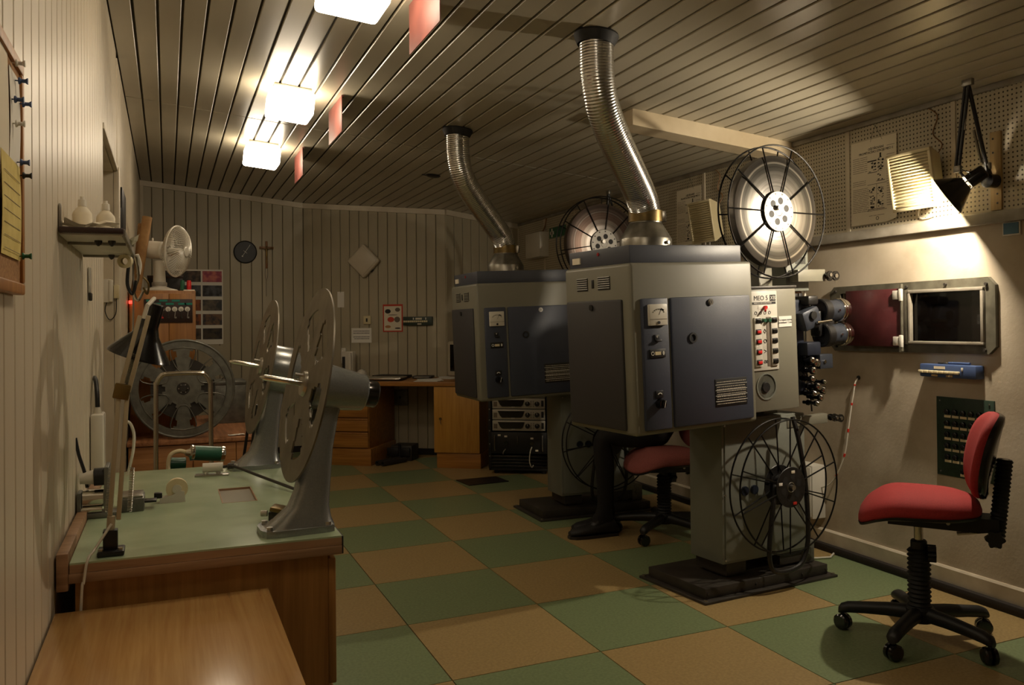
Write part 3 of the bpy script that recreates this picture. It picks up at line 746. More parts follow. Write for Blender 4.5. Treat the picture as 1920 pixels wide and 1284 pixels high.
        U().lathe([(.056, .125), (.06, .128), (.06, .14), (.055, .143), (.059, .146), (.059, .158), (.054, .16), (.054, .175), (.047, .178), (.047, .172)], (.405, y, z), (1, 0, 0), 32, cap=False).build('focus_ring', 'chrome', ln, True)
        U().cyl((.57, y, z), (.575, y, z), .043, n=24).build('front_glass', 'lens_glass', ln, True)
        U().cyl((.49, y-.045, z), (.49, y-.058, z), .006, n=10).build('clamp_screw', 'chrome', ln, True)
    b = U(); b.bx(.3, .38, -.03, .02, 1.29, 1.37, .003); b.build('relay_box', 'wood_frame', t, True)
    for x in (.315, .347): U().bx(x, x+.024, -.042, -.03, 1.3, 1.36, .002).build('relay', 'black_plastic', t, True)
    # reel spindles and the guard bow of the take-up reel
    B().cyl((.03, -.1, .485), (.03, -.27, .485), .012, n=14).build('take_up_spindle', 'steel', t, True)
    p = TM @ Vector((.05, -.02, 1.76)); B().cyl(p, (p.x, -.222, p.z), .012, n=14).build('feed_spindle', 'steel', t, True)
    bow = [(.1, -.2, .80), (.11, -.225, .7), (.14, -.235, .5), (.15, -.24, .25), (.12, -.24, .14), (.06, -.24, .105), (-.03, -.24, .1), (-.085, -.24, .125), (-.1, -.24, .2), (-.085, -.24, .33), (-.06, -.235, .45), (-.02, -.2, .485)]
    b = B(); b.tube(smooth_path(bow, 5), .011, 8); b.build('guard_bow', 'black_metal', t, True)
    return t, TM
proj_front, TM = make_projector('grey and blue film projector nearest the red chair, whole in view', (2.6, 3.38, 0), R(6.5))
proj_rear, _ = make_projector('grey and blue film projector farther back, by the amplifier rack', (2.61, 5.06, 0), R(-1))

# ---- wire reels
def make_reel(label, proj, c, material_film=None, film_r=.262, hub='hub_white', phase=0, group='wire film reels on the projectors'):
    W = WM[proj]; cw = W @ Vector(c); rz = proj.rotation_euler.z
    t = thing('film_reel', label, 'film reel', (cw.x, cw.y, cw.z-.31), rz, group)
    ctr = Vector((0, 0, .31)); Rr = .31
    for s in (-.032, .032):
        o = MB().ring(ctr+Vector((0, s, 0)), Rr, .0042, n=72, m=6).build('rim', 'reel_wire', t, True)
    for s in (-.032, .032):
        for i in range(10):
            a = 2*PI*i/10+phase+(PI/40 if s > 0 else 0); d = Vector((math.cos(a), 0, math.sin(a)))
            MB().cyl(ctr+d*.065+Vector((0, s, 0)), ctr+d*Rr+Vector((0, s, 0)), .0035, n=6).build('spoke', 'reel_wire', t, True)
        hp = MB().lathe([(.0, -.002), (.092, -.002), (.094, 0), (.092, .002), (0, .002)], ctr+Vector((0, s*1.14, 0)), (0, 1, 0), 40).build('hub_plate', hub, t, True)
        o_ = -.0026 if s < 0 else .0026
        for i in range(6):
            a = 2*PI*(i+.3)/6; d = Vector((math.cos(a), 0, math.sin(a)))
            MB().cyl(ctr+d*.05+Vector((0, s*1.14, 0)), ctr+d*.05+Vector((0, s*1.14+o_, 0)), .0165, n=20).build('hub_hole', 'rubber', hp, True)
        for i in range(12):
            a = 2*PI*(i+.5)/12+phase; d = Vector((math.cos(a), 0, math.sin(a))); e_ = Vector((-d.z, 0, d.x)); c_ = ctr+Vector((0, s*1.14+o_, 0))
            q_ = [c_+d*.075, c_+d*.086+e_*.006, c_+d*.086-e_*.006]; back = Vector((0, -o_, 0))
            MB().add(q_+[p_+back for p_ in q_], [[0, 1, 2], [5, 4, 3], [0, 3, 4, 1], [1, 4, 5, 2], [2, 5, 3, 0]]).build('hub_notch', 'black_metal', hp, True, smooth=0)
        MB().ring(ctr+Vector((0, s*1.14+o_*.6, 0)), .022, .0015, n=24, m=5).build('bush_ring', 'steel', hp, True)
    if material_film:
        MB().lathe([(.0, -.024), (film_r-.02, -.026), (film_r, -.022), (film_r, .022), (.0, .024)], ctr, (0, 1, 0), 80).build('film_roll', material_film, t, True, origin=ctr)
    MB().cyl(ctr+Vector((0, -.032, 0)), ctr+Vector((0, .032, 0)), .05, n=30).build('core', 'black_plastic', t, True)
    return t
up_c = TM @ Vector((.06, -.165, 1.745))
make_reel('big wire reel full of silvery film above the front projector', proj_front, up_c, 'film_silver')
make_reel('empty black wire reel low on the front projector', proj_front, (.03, -.215, .485), None, hub='black_metal', phase=.3)
lr = [o for o in COL.objects if o.name.startswith('film_reel') and 'low on the front' in o.get('label', '')][0]
for dx, dz, mt in ((.01, .07, 'paper'), (-.07, .02, 'paper_white'), (.02, -.075, 'red_tape')):
    MB().box((dx, -.0405, .31+dz), (.022, .002, .013), .0005).build('sticker', mt, lr, True)
make_reel('wire reel of brownish film behind the front projector lid, rear machine', proj_rear, up_c, 'film_brown', phase=.16)
make_reel('empty black wire reel low on the rear projector, behind the legs', proj_rear, (.03, -.215, .485), None, hub='black_metal', phase=.1)

# ---- flexible ducts
def make_duct(label, proj, top):
    bot = WM[proj] @ ((TM @ Vector((-.545, .03, 1.585)))+Vector((0, 0, .13)))
    t = thing('exhaust_duct', label, 'duct', top, group='flexible exhaust ducts')
    ctrl = [Vector((top.x+(bot.x-top.x)*g, top.y+(bot.y-top.y)*g, top.z+(bot.z-top.z)*f)) for f, g in ((0, 0), (.13, 0), (.26, .02), (.4, .11), (.54, .31), (.7, .62), (.84, .88), (.93, .98), (1, 1))]
    path = smooth_path(ctrl, 40)
    # even spacing
    L = [0]
    for a, b in zip(path, path[1:]): L.append(L[-1]+(b-a).length)
    step = .0028; N = int(L[-1]/step); pts = []; j = 0
    for i in range(N+1):
        s = L[-1]*i/N
        while j < len(L)-2 and L[j+1] < s: j += 1
        f = (s-L[j])/max(1e-6, L[j+1]-L[j]); pts.append(path[j].lerp(path[j+1], f))
    b = MB(); b.tube(pts, .066, 32, rfun=lambda i: .070+(.0016 if (i//2) % 2 else 0)); b.build('hose', 'alu_duct', t)
    b = MB(rotY(top, SL)); b.lathe([(.09, .004), (.094, -.008), (.084, -.03), (.076, -.045), (.072, -.045)], n=36, cap=False); b.build('ceiling_collar', 'rubber', t)
    return t
make_duct('silver flexible duct rising from the front projector to the ceiling', proj_front, Vector((1.644, 3.081, zc(1.644))))
make_duct('silver flexible duct rising from the rear projector to the ceiling', proj_rear, Vector((1.646, 4.886, zc(1.646))))

# ================================================================ LEFT: BENCH AND WHAT STANDS ON IT
ZB = .74
BX1, BY0, BY1 = .39, 2.065, 3.29
bench = thing('rewind_bench', 'wooden rewinding bench with a pale green top along the left wall', 'bench', (.08, 2.68, 0))
IX0, IX1, IY0, IY1 = .144, .243, 2.583, 2.817
tp = MB()
for x0, x1, y0, y1 in ((XL+.03, IX0, BY0, BY1), (IX1, BX1, BY0, BY1), (IX0, IX1, BY0, IY0), (IX0, IX1, IY1, BY1)): tp.bx(x0, x1, y0, y1, ZB-.004, ZB)
tp.build('top_sheet', 'bench_green', bench, smooth=0)
b = MB()
for x0, x1, y0, y1 in ((XL+.03, IX0, BY0, BY1), (IX1, BX1, BY0, BY1), (IX0, IX1, BY0, IY0), (IX0, IX1, IY1, BY1)): b.bx(x0, x1, y0, y1, ZB-.022, ZB-.004)
b.build('top_board', 'bench_edge', bench, smooth=0)
MB().bx(XL+.028, BX1, BY0-.002, BY0+.04, ZB-.044, ZB-.023, .001).build('edge_strip', 'bench_edge', bench)
MB().bx(BX1-.04, BX1+.001, BY0+.04, BY1, ZB-.044, ZB-.023, .001).build('edge_strip', 'bench_edge', bench)
MB().bx(BX1, BX1+.004, BY0, BY1, ZB-.044, ZB-.001, .001).build('edge_trim', 'black_metal', bench)
MB().bx(XL+.004, XL+.028, BY0-.002, BY1, ZB-.06, ZB+.022, .003).build('back_strip', 'bench_edge', bench)
g = MB().bx(IX0, IX1, IY0, IY1, ZB-.014, ZB-.006).build('light_window', 'shelf_glass', bench, smooth=0)
b = MB()
for x0, x1, y0, y1 in ((IX0, IX0+.003, IY0, IY1), (IX1-.003, IX1, IY0, IY1), (IX0, IX1, IY0, IY0+.003), (IX0, IX1, IY1-.003, IY1)): b.bx(x0, x1, y0, y1, ZB-.006, ZB+.0005)
b.build('window_edge', 'bench_edge', bench, smooth=0)
MB().bx(XL+.04, .358, BY0+.012, BY0+.032, .03, ZB-.044).build('end_panel', 'wood_panel', bench)
MB().bx(XL+.04, .358, BY1-.04, BY1-.02, .03, ZB-.044).build('end_panel', 'wood_panel', bench)
MB().bx(XL+.04, XL+.055, BY0+.03, BY1-.04, .03, ZB-.044).build('back_panel', 'wood_panel', bench)
MB().bx(XL+.06, .33, BY0+.03, BY1-.04, 0, .06).build('plinth', 'black_metal', bench)
for y0, y1 in ((BY0+.014, BY0+.6), (BY0+.61, BY1-.03)):
    for z0, z1 in ((.07, .36), (.38, .685)):
        f = MB().bx(.358, .378, y0, y1, z0, z1, .004).build('drawer_front', 'wood_panel', bench)
        MB().bx(.378, .39, (y0+y1)/2-.05, (y0+y1)/2+.05, z1-.06, z1-.045, .004).build('handle', 'steel', f)

# low table in the foreground
lt = thing('low_table', 'plain wooden table with a glossy top in the foreground', 'table', (0, 1.4, 0))
ZT = .645
MB().bx(XL+.004, .214, .75, 2.035, ZT-.024, ZT, .003).build('table_top', 'wood_table', lt)
for x in (XL+.05, .17):
    for y in (.85, 1.97): MB().bx(x-.02, x+.02, y-.02, y+.02, 0, ZT-.024, .003).build('leg', 'wood_panel', lt)
MB().bx(XL+.04, XL+.055, .86, 1.96, ZT-.1, ZT-.024).build('apron', 'wood_panel', lt)
MB().bx(.165, .18, .87, 1.95, ZT-.1, ZT-.024).build('apron', 'wood_panel', lt)

# ---- rewinders
def make_rewinder(label, o, big, group='two film rewinders on the bench'):
    """o: world position of the pedestal foot centre on the bench"""
    t = thing('film_rewinder', label, 'rewinder', o, R(3), group)
    ax = Vector((math.cos(R(11)), 0, -math.sin(R(11))))           # spindle axis, pointing away from the disc
    hz = .35
    # foot: pointed oval plate
    foot = [(-.10, -.03), (-.09, -.055), (-.06, -.062), (.0, -.06), (.06, -.058), (.075, -.05), (.075, .05), (.06, .058), (0, .06), (-.06, .062), (-.09, .055), (-.1, .03)]
    MB().prism(foot, .016).build('foot', 'hammer_grey', t, True)
    for x, y in ((-.08, -.04), (-.08, .04), (.06, -.045), (.06, .045)):
        MB().cyl((x, y, .016), (x, y, .024), .008, n=6).build('bolt', 'steel', t, True)
    rings = []
    for z, cx, hx, hy in ((.012, -.005, .088, .056), (.03, .005, .07, .05), (.06, .02, .05, .042), (.1, .03, .043, .037), (.2, .045, .036, .032), (.28, .062, .034, .03), (.33, .075, .036, .032), (.36, .08, .03, .03)):
        rings.append([(cx+hx*math.copysign(abs(math.cos(a))**.6, math.cos(a)), hy*math.copysign(abs(math.sin(a))**.6, math.sin(a)), z) for a in [2*PI*i/28 for i in range(28)]])
    MB().loft(rings).build('pedestal', 'hammer_grey', t, True, smooth=60)
    hc = Vector((.09, 0, hz))
    if big:
        prof = [(.0, -.055), (.082, -.055), (.085, -.05), (.085, .025), (.08, .03), (.076, .03), (.07, .06), (.04, .066), (0, .066)]
    else:
        prof = [(.0, -.06), (.062, -.06), (.063, -.05), (.056, .0), (.046, .075), (.04, .08), (0, .08)]
    MB().lathe(prof, hc, ax, 32).build('motor_housing', 'hammer_grey', t, True)
    cp = hc+ax*(.066 if big else .08)
    MB().lathe([(.026, 0), (.032, .002), (.034, .01), (.034, .028), (.03, .032), (0, .032)], cp, ax, 16).build('end_cap', 'black_gloss', t, True)
    dc = hc-ax*.075
    Rd = .245
    def solid(q, ang):
        k6 = (ang/(2*PI)*6+.25) % 1
        if q in (3, 4, 5, 6):
            wid = {3: .16, 4: .27, 5: .30, 6: .24}[q]
            return abs(k6-.5) > wid
        return True
    d = MB().disc_holes(dc, ax, [.012, .04, .075, .088, .11, .145, .175, .19, .225, Rd-.004, Rd], 96, solid, .004).build('disc', 'disc_alu', t, True)
    MB().lathe([(.0, -.01), (.03, -.01), (.034, 0), (.034, .02), (.0, .02)], dc, ax, 20).build('disc_hub', 'steel', t, True)
    MB().lathe([(0, -.115), (.003, -.112), (.0075, -.1), (.0075, .02), (0, .02)], dc, ax, 12).build('spindle', 'chrome', t, True)
    up_ = Vector((0, 0, 1)); side = ax.cross(up_).normalized(); vert = side.cross(ax).normalized()
    MB().cyl(dc+vert*.02-ax*.03, dc+vert*.02+ax*.0, .004, n=8).build('drive_pin', 'steel', t, True)
    for k in range(4):
        MB().box(hc-ax*.066+vert*(.05-.028*k)+side*-.0, (.006, .03, .01), .002, (0, R(11), 0)).build('spring_leaf', 'steel', t, True)
    return t
make_rewinder('grey film rewinder with a big slotted disc at the near bench end', Vector((.305, 2.165, ZB)), False)
make_rewinder('grey film rewinder with a slotted disc at the far bench end', Vector((.30, 3.19, ZB)), True)
# crank handle bars hanging from the far rewinder
t = thing('tension_arm', 'small steel tension roller on a slotted plate with a long thin lever', 'lever', (.14, 3.08, ZB))
MB().box((0, 0, .003), (.11, .04, .006), .001, (0, 0, R(-8))).build('slotted_plate', 'steel', t, True)
MB().cyl((-.03, .003, .028), (.035, -.004, .028), .016, n=20).cyl((-.02, 0, .006), (-.02, 0, .02), .008, n=10).cyl((.02, 0, .006), (.02, 0, .02), .008, n=10).build('roller', 'white_paint', t, True)
MB().tube(smooth_path([(.035, -.004, .028), (.07, -.04, .032), (.14, -.22, .022), (.225, -.44, .01)], 5), .005, 8).build('lever', 'iron_base', t, True)
MB().cyl((.05, -.01, .03), (.07, -.013, .03), .01, n=6).build('lock_nut', 'iron_base', t, True)
# bits behind the near rewinder foot
t = thing('film_clamp', 'small rusty film clamp beside the near rewinder foot', 'clamp', (.27, 2.30, ZB))
MB().box((0, 0, .012), (.05, .03, .024), .003, (0, 0, R(-20))).build('block', 'iron_base', t, True)
MB().box((-.002, 0, .03), (.034, .05, .012), .003, (0, R(12), R(-20))).build('jaw', 'brass_dull', t, True)
MB().cyl((-.03, 0, .02), (-.045, .005, .02), .008, n=12).build('screw', 'steel', t, True)

# ---- splicer with tape roll
t = thing('film_splicer', 'grey metal film splicer against the left wall on the bench', 'splicer', (-.13, 2.6, ZB))
MB().bx(-.095, .01, -.08, -.02, 0, .014, .003).build('tray', 'cast_grey', t, True)
b = MB(); b.bx(-.095, -.085, -.08, -.02, .0, .07, .002); b.build('side_plate', 'cast_grey', t, True)
b = MB(); b.bx(-.03, -.018, -.075, .02, .01, .135, .003); b.build('side_plate', 'cast_grey', t, True)
MB().cyl((-.082, -.05, .05), (-.032, -.05, .05), .024, n=24).build('drum', 'chrome', t, True)
MB().cyl((-.085, -.068, .022), (-.035, -.068, .022), .009, n=16).build('press_bar', 'chrome', t, True)
MB().cyl((-.055, -.05, .107), (-.09, -.05, .104), .02, .014, n=20).build('crank_knob', 'white_paint', t, True)
MB().cyl((-.03, -.05, .107), (-.055, -.05, .107), .024, n=20).build('crank_hub', 'black_plastic', t, True)
MB().tube(smooth_path([(-.072, -.05, .08), (-.078, -.05, .12), (-.092, -.05, .17), (-.1, -.05, .215)], 4), .0045, 8).build('cutter_lever', 'black_metal', t, True)
MB().bx(.0, .068, -.03, .08, .0, .036, .003).build('splice_bed', 'cast_grey', t, True)
MB().bx(.004, .064, -.022, .072, .036, .042, .001).build('bed_plate', 'steel', t, True)
MB().bx(.068, .1, -.01, .03, .018, .024, .002).build('pressure_tongue', 'black_metal', t, True)
t = thing('tape_dispenser', 'small pale tape dispenser with a cream tape roll on the bench', 'tape dispenser', (.012, 2.67, ZB))
b = MB(Matrix.Translation((0, 0, 0)) @ Matrix.Rotation(R(90), 4, 'X')); b.prism([(-.035, 0), (.035, 0), (.032, .03), (.02, .034), (.0, .022), (-.035, .014)], .03, Matrix.Translation((0, 0, -.015))); b.build('body', 'white_paint', t, True)
b = MB(); b.lathe([(.012, -.01), (.03, -.01), (.03, .01), (.012, .01)], (.012, 0, .038), (0, 1, 0), 28, cap=False); b.build('tape_roll', 'tape_cream', t, True)
MB().cyl((.012, -.014, .038), (.012, .014, .038), .013, n=20).build('core', 'white_plastic', t, True)
MB().bx(-.05, -.028, -.01, .01, .014, .03, .002).build('cutter', 'black_metal', t, True)

# ---- spring arm desk lamp (off)
t = thing('desk_lamp', 'black shaded desk lamp with a beige spring arm clamped to the bench', 'lamp', (-.12, 2.115, ZB))
Y0 = 2.115; W_ = lambda x, z, y=Y0: (x, y, z)
MB().bx(-.147, -.092, Y0-.03, Y0+.03, ZB, ZB+.012, .003).build('clamp_plate', 'black_metal', t)
MB().bx(-.136, -.106, Y0-.014, Y0+.014, ZB+.012, ZB+.055, .002).build('clamp_post', 'black_metal', t)
for x in (-.14, -.1): MB().cyl((x, Y0-.018, ZB+.012), (x, Y0-.018, ZB+.017), .006, n=10).build('screw', 'steel', t)
MB().cyl((-.121, Y0, ZB+.05), (-.119, Y0, ZB+.085), .009, n=14).build('pivot', 'lamp_beige', t)
for dx in (-.006, .012):
    MB().box((-.106+dx, Y0, .965), (.01, .009, .30), .002, rot=(0, R(4), 0)).build('lower_arm', 'lamp_beige', t)
MB().box((-.096, Y0, 1.105), (.034, .016, .035), .003, rot=(0, R(12), 0)).build('elbow_joint', 'brass_dull', t)
for dx in (-.006, .012):
    MB().box((-.073+dx, Y0, 1.19), (.01, .009, .18), .002, rot=(0, R(14), 0)).build('upper_arm', 'lamp_beige', t)
def spring(p0, p1, r, turns, wire):
    p0, p1 = Vector(p0), Vector(p1); a, bb_, d = frame(p1-p0); k = turns*8
    return [p0+(p1-p0)*(i/k)+a*(r*math.cos(2*PI*i/8))+bb_*(r*math.sin(2*PI*i/8)) for i in range(k+1)]
for p0, p1 in (((-.128, Y0+.012, .83), (-.12, Y0+.012, .93)), ((-.082, Y0+.012, .83), (-.076, Y0+.012, .93)), ((-.088, Y0+.012, 1.12), (-.07, Y0+.012, 1.19))):
    MB().tube(spring(p0, p1, .0045, 26, .001), .0011, 4).build('spring', 'steel', t)
MB().tube([(-.05, Y0, 1.27), (-.042, Y0, 1.3), (-.028, Y0+.05, 1.318)], .005, 8).build('head_bracket', 'white_plastic', t)
hd = Vector((-.024, Y0+.06, 1.305)); dd = Vector((-.30, .12, -.95)).normalized()
b = MB(); b.lathe([(0, 0), (.018, 0), (.02, .005), (.022, .055), (.024, .06), (.03, .075), (.07, .125), (.072, .13), (.068, .13), (.028, .078)], hd, dd, 36, cap=False); sh = b.build('shade', 'black_gloss', t)
MB().ball(hd+dd*.1, (.02, .02, .024)).build('bulb', 'white_plastic', t)
b = MB(); b.tube(smooth_path([(-.118, Y0-.012, ZB+.07), (-.15, 2.085, .762), (-.163, 2.058, .745), (-.17, 2.05, .7), (-.175, 2.048, .66), (-.19, 2.046, .3), (-.19, 2.046, .02)], 6), .003, 6)
tag(b.build('lamp_cord', 'white_plastic'), 'thin white cord dropping over the near bench end', 'cord')

# ================================================================ LEFT WALL
XW = XL
cb = thing('cork_board', 'cork pinboard with a wooden frame at the left edge of the picture', 'pinboard', (XW, 1.2, 1.305))
MB().bx(XW+.001, XW+.012, 0.851, 1.5448, 1.3193, 1.6616).build('cork_sheet', 'cork', cb)
for y0, y1, z0, z1 in ((0.8325, 1.5633, 1.3036, 1.3221), (0.8325, 1.5633, 1.657, 1.6755), (0.8325, 0.851, 1.3221, 1.657), (1.5448, 1.5633, 1.3221, 1.657)):
    MB().bx(XW+.001, XW+.017, y0, y1, z0, z1, .003).build('frame_bar', 'wood_frame', cb)
def sheet(name, material, x, y0, y1, z0, z1, label, bulge=.002, cat='paper', group=None, lean=0):
    k = 8; vs = []; fs = []
    for s in (0, -.0006):
        for i in range(k+1):
            f = i/k; xx = x+bulge*math.sin(PI*f)+s
            vs += [(xx, y0+lean*f, z0+(z1-z0)*f), (xx, y1+lean*f, z0+(z1-z0)*f)]
    o = 2*(k+1)
    for i in range(k): fs += [[2*i, 2*i+1, 2*i+3, 2*i+2], [o+2*i, o+2*i+2, o+2*i+3, o+2*i+1]]
    for i in range(k): fs += [[2*i, 2*i+2, o+2*i+2, o+2*i], [2*i+1, o+2*i+1, o+2*i+3, 2*i+3]]
    fs += [[0, o, o+1, 1], [2*k, 2*k+1, o+2*k+1, o+2*k]]
    return tag(MB().add(vs, fs).build(name, material, smooth=60), label, cat, group)
ny = sheet('paper_note', 'paper_yellow', XW+.0145, 1.3644, 1.5309, 1.3563, 1.5043, 'yellow lined note pinned on the cork board')
b = MB()
for i in range(7): b.bx(XW+.0166, XW+.0169, 1.3782, 1.517, 1.3656+i*.0185, 1.3663+i*.0185)
b.build('ruled_lines', 'ink_soft', ny, smooth=0)
sheet('paper_note', 'paper_white', XW+.0132, 1.443, 1.5355, 1.4997, 1.6431, 'white checked sheet pinned above the yellow note')
sheet('paper_note', 'paper', XW+.0126, 1.2025, 1.4338, 1.435, 1.657, 'pale sheet half cut off by the left picture edge')
for i, (y, z, mt, wh) in enumerate(((1.4661, 1.6523, 'paper_white', 'white push pin high on the cork board'), (1.4939, 1.6329, 'blue_box', 'blue push pin at the top corner of the checked sheet'), (1.5309, 1.6061, 'blue_box', 'blue push pin by the right frame of the cork board'),
                         (1.4541, 1.5941, 'blue_box', 'blue push pin at the left side of the checked sheet'), (1.4634, 1.5598, 'paper_white', 'white push pin below the blue one on the sheet'), (1.5077, 1.509, 'blue_box', 'blue push pin at the top of the yellow note'), (1.5309, 1.4923, 'black_plastic', 'black push pin right of the yellow note'), (1.5216, 1.3637, 'sign_green', 'green push pin at the bottom of the yellow note'))):
    b = MB(); b.lathe([(.001, 0), (.001, .004), (.0055, .005), (.0055, .007), (.003, .009), (.003, .014), (.005, .017), (.005, .018), (0, .018)], (XW+.0135, y, z), (1, 0, 0), 12)
    tag(b.build('push_pin', mt), wh, 'push pin', 'push pins on the cork board')

# shelf with bottles
sh = thing('wall_shelf', 'small white wall shelf with a dark front edge on the left wall', 'shelf', (XW, 2.46, 1.455))
SX1 = -.095
MB().bx(XW+.002, SX1, 2.17, 2.77, 1.464, 1.472).build('shelf_board', 'white_paint', sh)
MB().bx(XW+.002, SX1+.003, 2.155, 2.17, 1.467, 1.481, .003).build('edge_band', 'dark_board', sh)
MB().bx(SX1-.002, SX1+.006, 2.17, 2.77, 1.462, 1.48, .002).build('edge_band', 'rail', sh)
MB().bx(XW+.002, SX1, 2.755, 2.775, 1.458, 1.466, .002).build('support_bar', 'rail', sh)
MB().bx(XW+.002, SX1, 2.35, 2.36, 1.457, 1.464, .002).build('support_bar', 'rail', sh)
for x, y in ((-.155, 2.3), (-.125, 2.3), (-.15, 2.74)):
    MB().lathe([(.009, 0), (.009, .004), (.006, .01), (.002, .014)], (x, y, 1.464), (0, 0, -1), 10).build('cup_screw', 'iron_base', sh)
MB().bx(XW+.001, XW+.006, 2.17, 2.19, 1.47, 1.535, .002).build('wall_bracket', 'steel', sh)
for i, (x, y, lb) in enumerate(((-.19, 2.30, 'squat plastic bottle with white cap, nearer one on the wall shelf'), (-.142, 2.36, 'squat plastic bottle with white cap, farther one on the wall shelf'))):
    t = thing('plastic_bottle', lb, 'bottle', (x, y, 1.474), group='bottles on the wall shelf')
    MB().lathe([(.0, 0), (.021, 0), (.022, .004), (.022, .052), (.02, .058), (.012, .068), (.0085, .071), (.0085, .074)], n=28).build('body', 'paper', t, True)
    MB().lathe([(.0095, .072), (.01, .074), (.009, .088), (.005, .09), (.005, .096), (0, .096)], n=20).build('cap', 'white_plastic', t, True)
def crumple(c, sx, sy, h, seed, rot=0):
    rd = random.Random(seed); n_ = 9; vs = []; fs = []
    for s in (0, -.0007):
        for i in range(n_):
            for j in range(n_):
                x, y = (i/(n_-1)-.5)*sx, (j/(n_-1)-.5)*sy
                vs.append((c[0]+x*math.cos(rot)-y*math.sin(rot), c[1]+x*math.sin(rot)+y*math.cos(rot), c[2]+h*rd.random()*.5+h*.5*(1+math.sin(i*.9+seed))*.5+s))
        rd = random.Random(seed)
    N_ = n_*n_
    for i in range(n_-1):
        for j in range(n_-1):
            a = i*n_+j; fs += [[a, a+1, a+n_+1, a+n_], [N_+a, N_+a+n_, N_+a+n_+1, N_+a+1]]
    return MB().add(vs, fs)
tag(crumple((-.168, 2.225, 1.482), .115, .1, .022, 2, .2).build('crumpled_paper', 'paper', smooth=0), 'crumpled sheet on the wall shelf in front of the bottles', 'paper')
tag(crumple((-.13, 2.57, 1.474), .1, .3, .035, 5, .1).build('crumpled_paper', 'paper', smooth=0), 'crumpled sheets on the far end of the wall shelf', 'paper')
# tape roll, cords and keys hanging from the shelf
t = thing('tape_roll', 'cream tape roll hung under the far shelf corner', 'tape roll', (-.112, 2.7, 1.425))
MB().lathe([(.01, -.009), (.02, -.009), (.02, .009), (.01, .009)], (0, 0, .018), (.3, 1, .1), 26, cap=False).build('roll', 'tape_cream', t, True)
MB().tube([(0, 0, .036), (.0, .0, .05)], .0015, 6).build('hook', 'steel', t, True)
t = thing('hanging_clips', 'bunch of chrome clips and dark cable hanging below the shelf', 'clips', (-.085, 2.76, 1.3))
MB().tube(smooth_path([(0, 0, .16), (.006, 0, .1), (-.006, 0, .06), (.004, 0, .03), (.02, 0, .06)], 5), .004, 8).build('loop', 'chrome', t, True)
MB().tube(smooth_path([(-.02, 0, .14), (-.024, 0, .08), (-.01, 0, .05), (.0, 0, .09)], 5), .005, 8).build('loop', 'black_plastic', t, True)
MB().tube(smooth_path([(.02, 0, .1), (.034, 0, .08), (.03, 0, .05), (.02, 0, .07)], 5), .003, 8).build('loop', 'brass_dull', t, True)
MB().tube(smooth_path([(-.008, .01, .165), (-.008, .01, .02), (-.012, .01, -.12)], 5), .003, 6).build('strap', 'steel', t, True)
MB().tube(smooth_path([(.002, 0, .168), (.01, .01, .14), (.006, .01, .11)], 5), .006, 8).build('loop', 'white_plastic', t, True)
# boxes in the doorway
t = thing('intercom_box', 'two slim white boxes with a looped cable on the doorway jamb', 'wall box', (-.262, DY1-.007, 1.36))
MB().bx(-.29, -.262, DY1-.03, DY1-.0065, 1.375, 1.49, .003).build('flat_box', 'white_plastic', t)
MB().bx(-.264, -.246, DY1-.04, DY1-.0065, 1.378, 1.488, .004).build('handset', 'white_plastic', t)
MB().bx(-.244, -.219, DY1-.025, DY1-.0065, 1.395, 1.462, .004).build('junction_box', 'yellowed_plastic', t)
MB().tube(smooth_path([(-.276, DY1-.02, 1.376), (-.282, DY1-.02, 1.33), (-.262, DY1-.02, 1.29), (-.235, DY1-.02, 1.32), (-.232, DY1-.02, 1.396)], 6), .0025, 6).build('cable', 'black_plastic', t)
# power adapter box on the wall with a bent black cable
t = thing('power_box', 'long white power box on the left wall with a bent black cable', 'power box', (XW, 3.1, .8))
MB().bx(XW+.002, XW+.04, 2.98, 3.09, .78, .975, .006).build('box', 'white_plastic', t)
MB().cyl((XW+.02, 3.03, .975), (XW+.02, 3.03, .995), .013, .009, n=14).build('gland', 'white_plastic', t)
MB().tube(smooth_path([(XW+.02, 3.03, .99), (XW+.018, 3.04, 1.04), (XW+.012, 3.08, 1.075), (XW+.004, 3.14, 1.085)], 6), .007, 8).build('cable', 'black_plastic', t)
MB().tube(smooth_path([(XW+.02, 3.03, .78), (XW+.02, 3.03, .762)], 3), .003, 6).build('lead', 'black_plastic', t)
b = MB(); b.tube(smooth_path([(-.14, 3.2, .93), (-.12, 3.2, .92), (-.108, 3.2, .88), (-.112, 3.2, .82), (-.125, 3.2, .76), (-.13, 3.2, ZB+.004)], 6), .005, 8)
tag(b.build('white_cable', 'white_plastic'), 'white cable curving down behind the desk lamp arm', 'cable')
t = thing('glue_pouch', 'clear little pouch hung on the left wall below the shelf', 'pouch', (XW, 2.95, 1.33))
MB().bx(XW+.002, XW+.008, 2.93, 2.98, 1.36, 1.44, .002).build('pouch', 'shelf_glass', t)
MB().bx(XW+.002, XW+.012, 2.935, 2.965, 1.335, 1.36, .003).build('clip', 'iron_base', t)
# dark folders standing by the doorway trim
for y, z0, z1, lb in ((4.95, 1.72, 2.0, 'thin dark frame hung on the left wall past the doorway'), (4.77, 1.72, 1.87, 'small grey bar shaped clip beside the dark wall frame')):
    tag(MB().bx(XW+.002, XW+.012, y, y+(.42 if z1 > 1.9 else .04), z0, z1, .002).build('wall_frame', 'black_metal'), lb, 'frame')

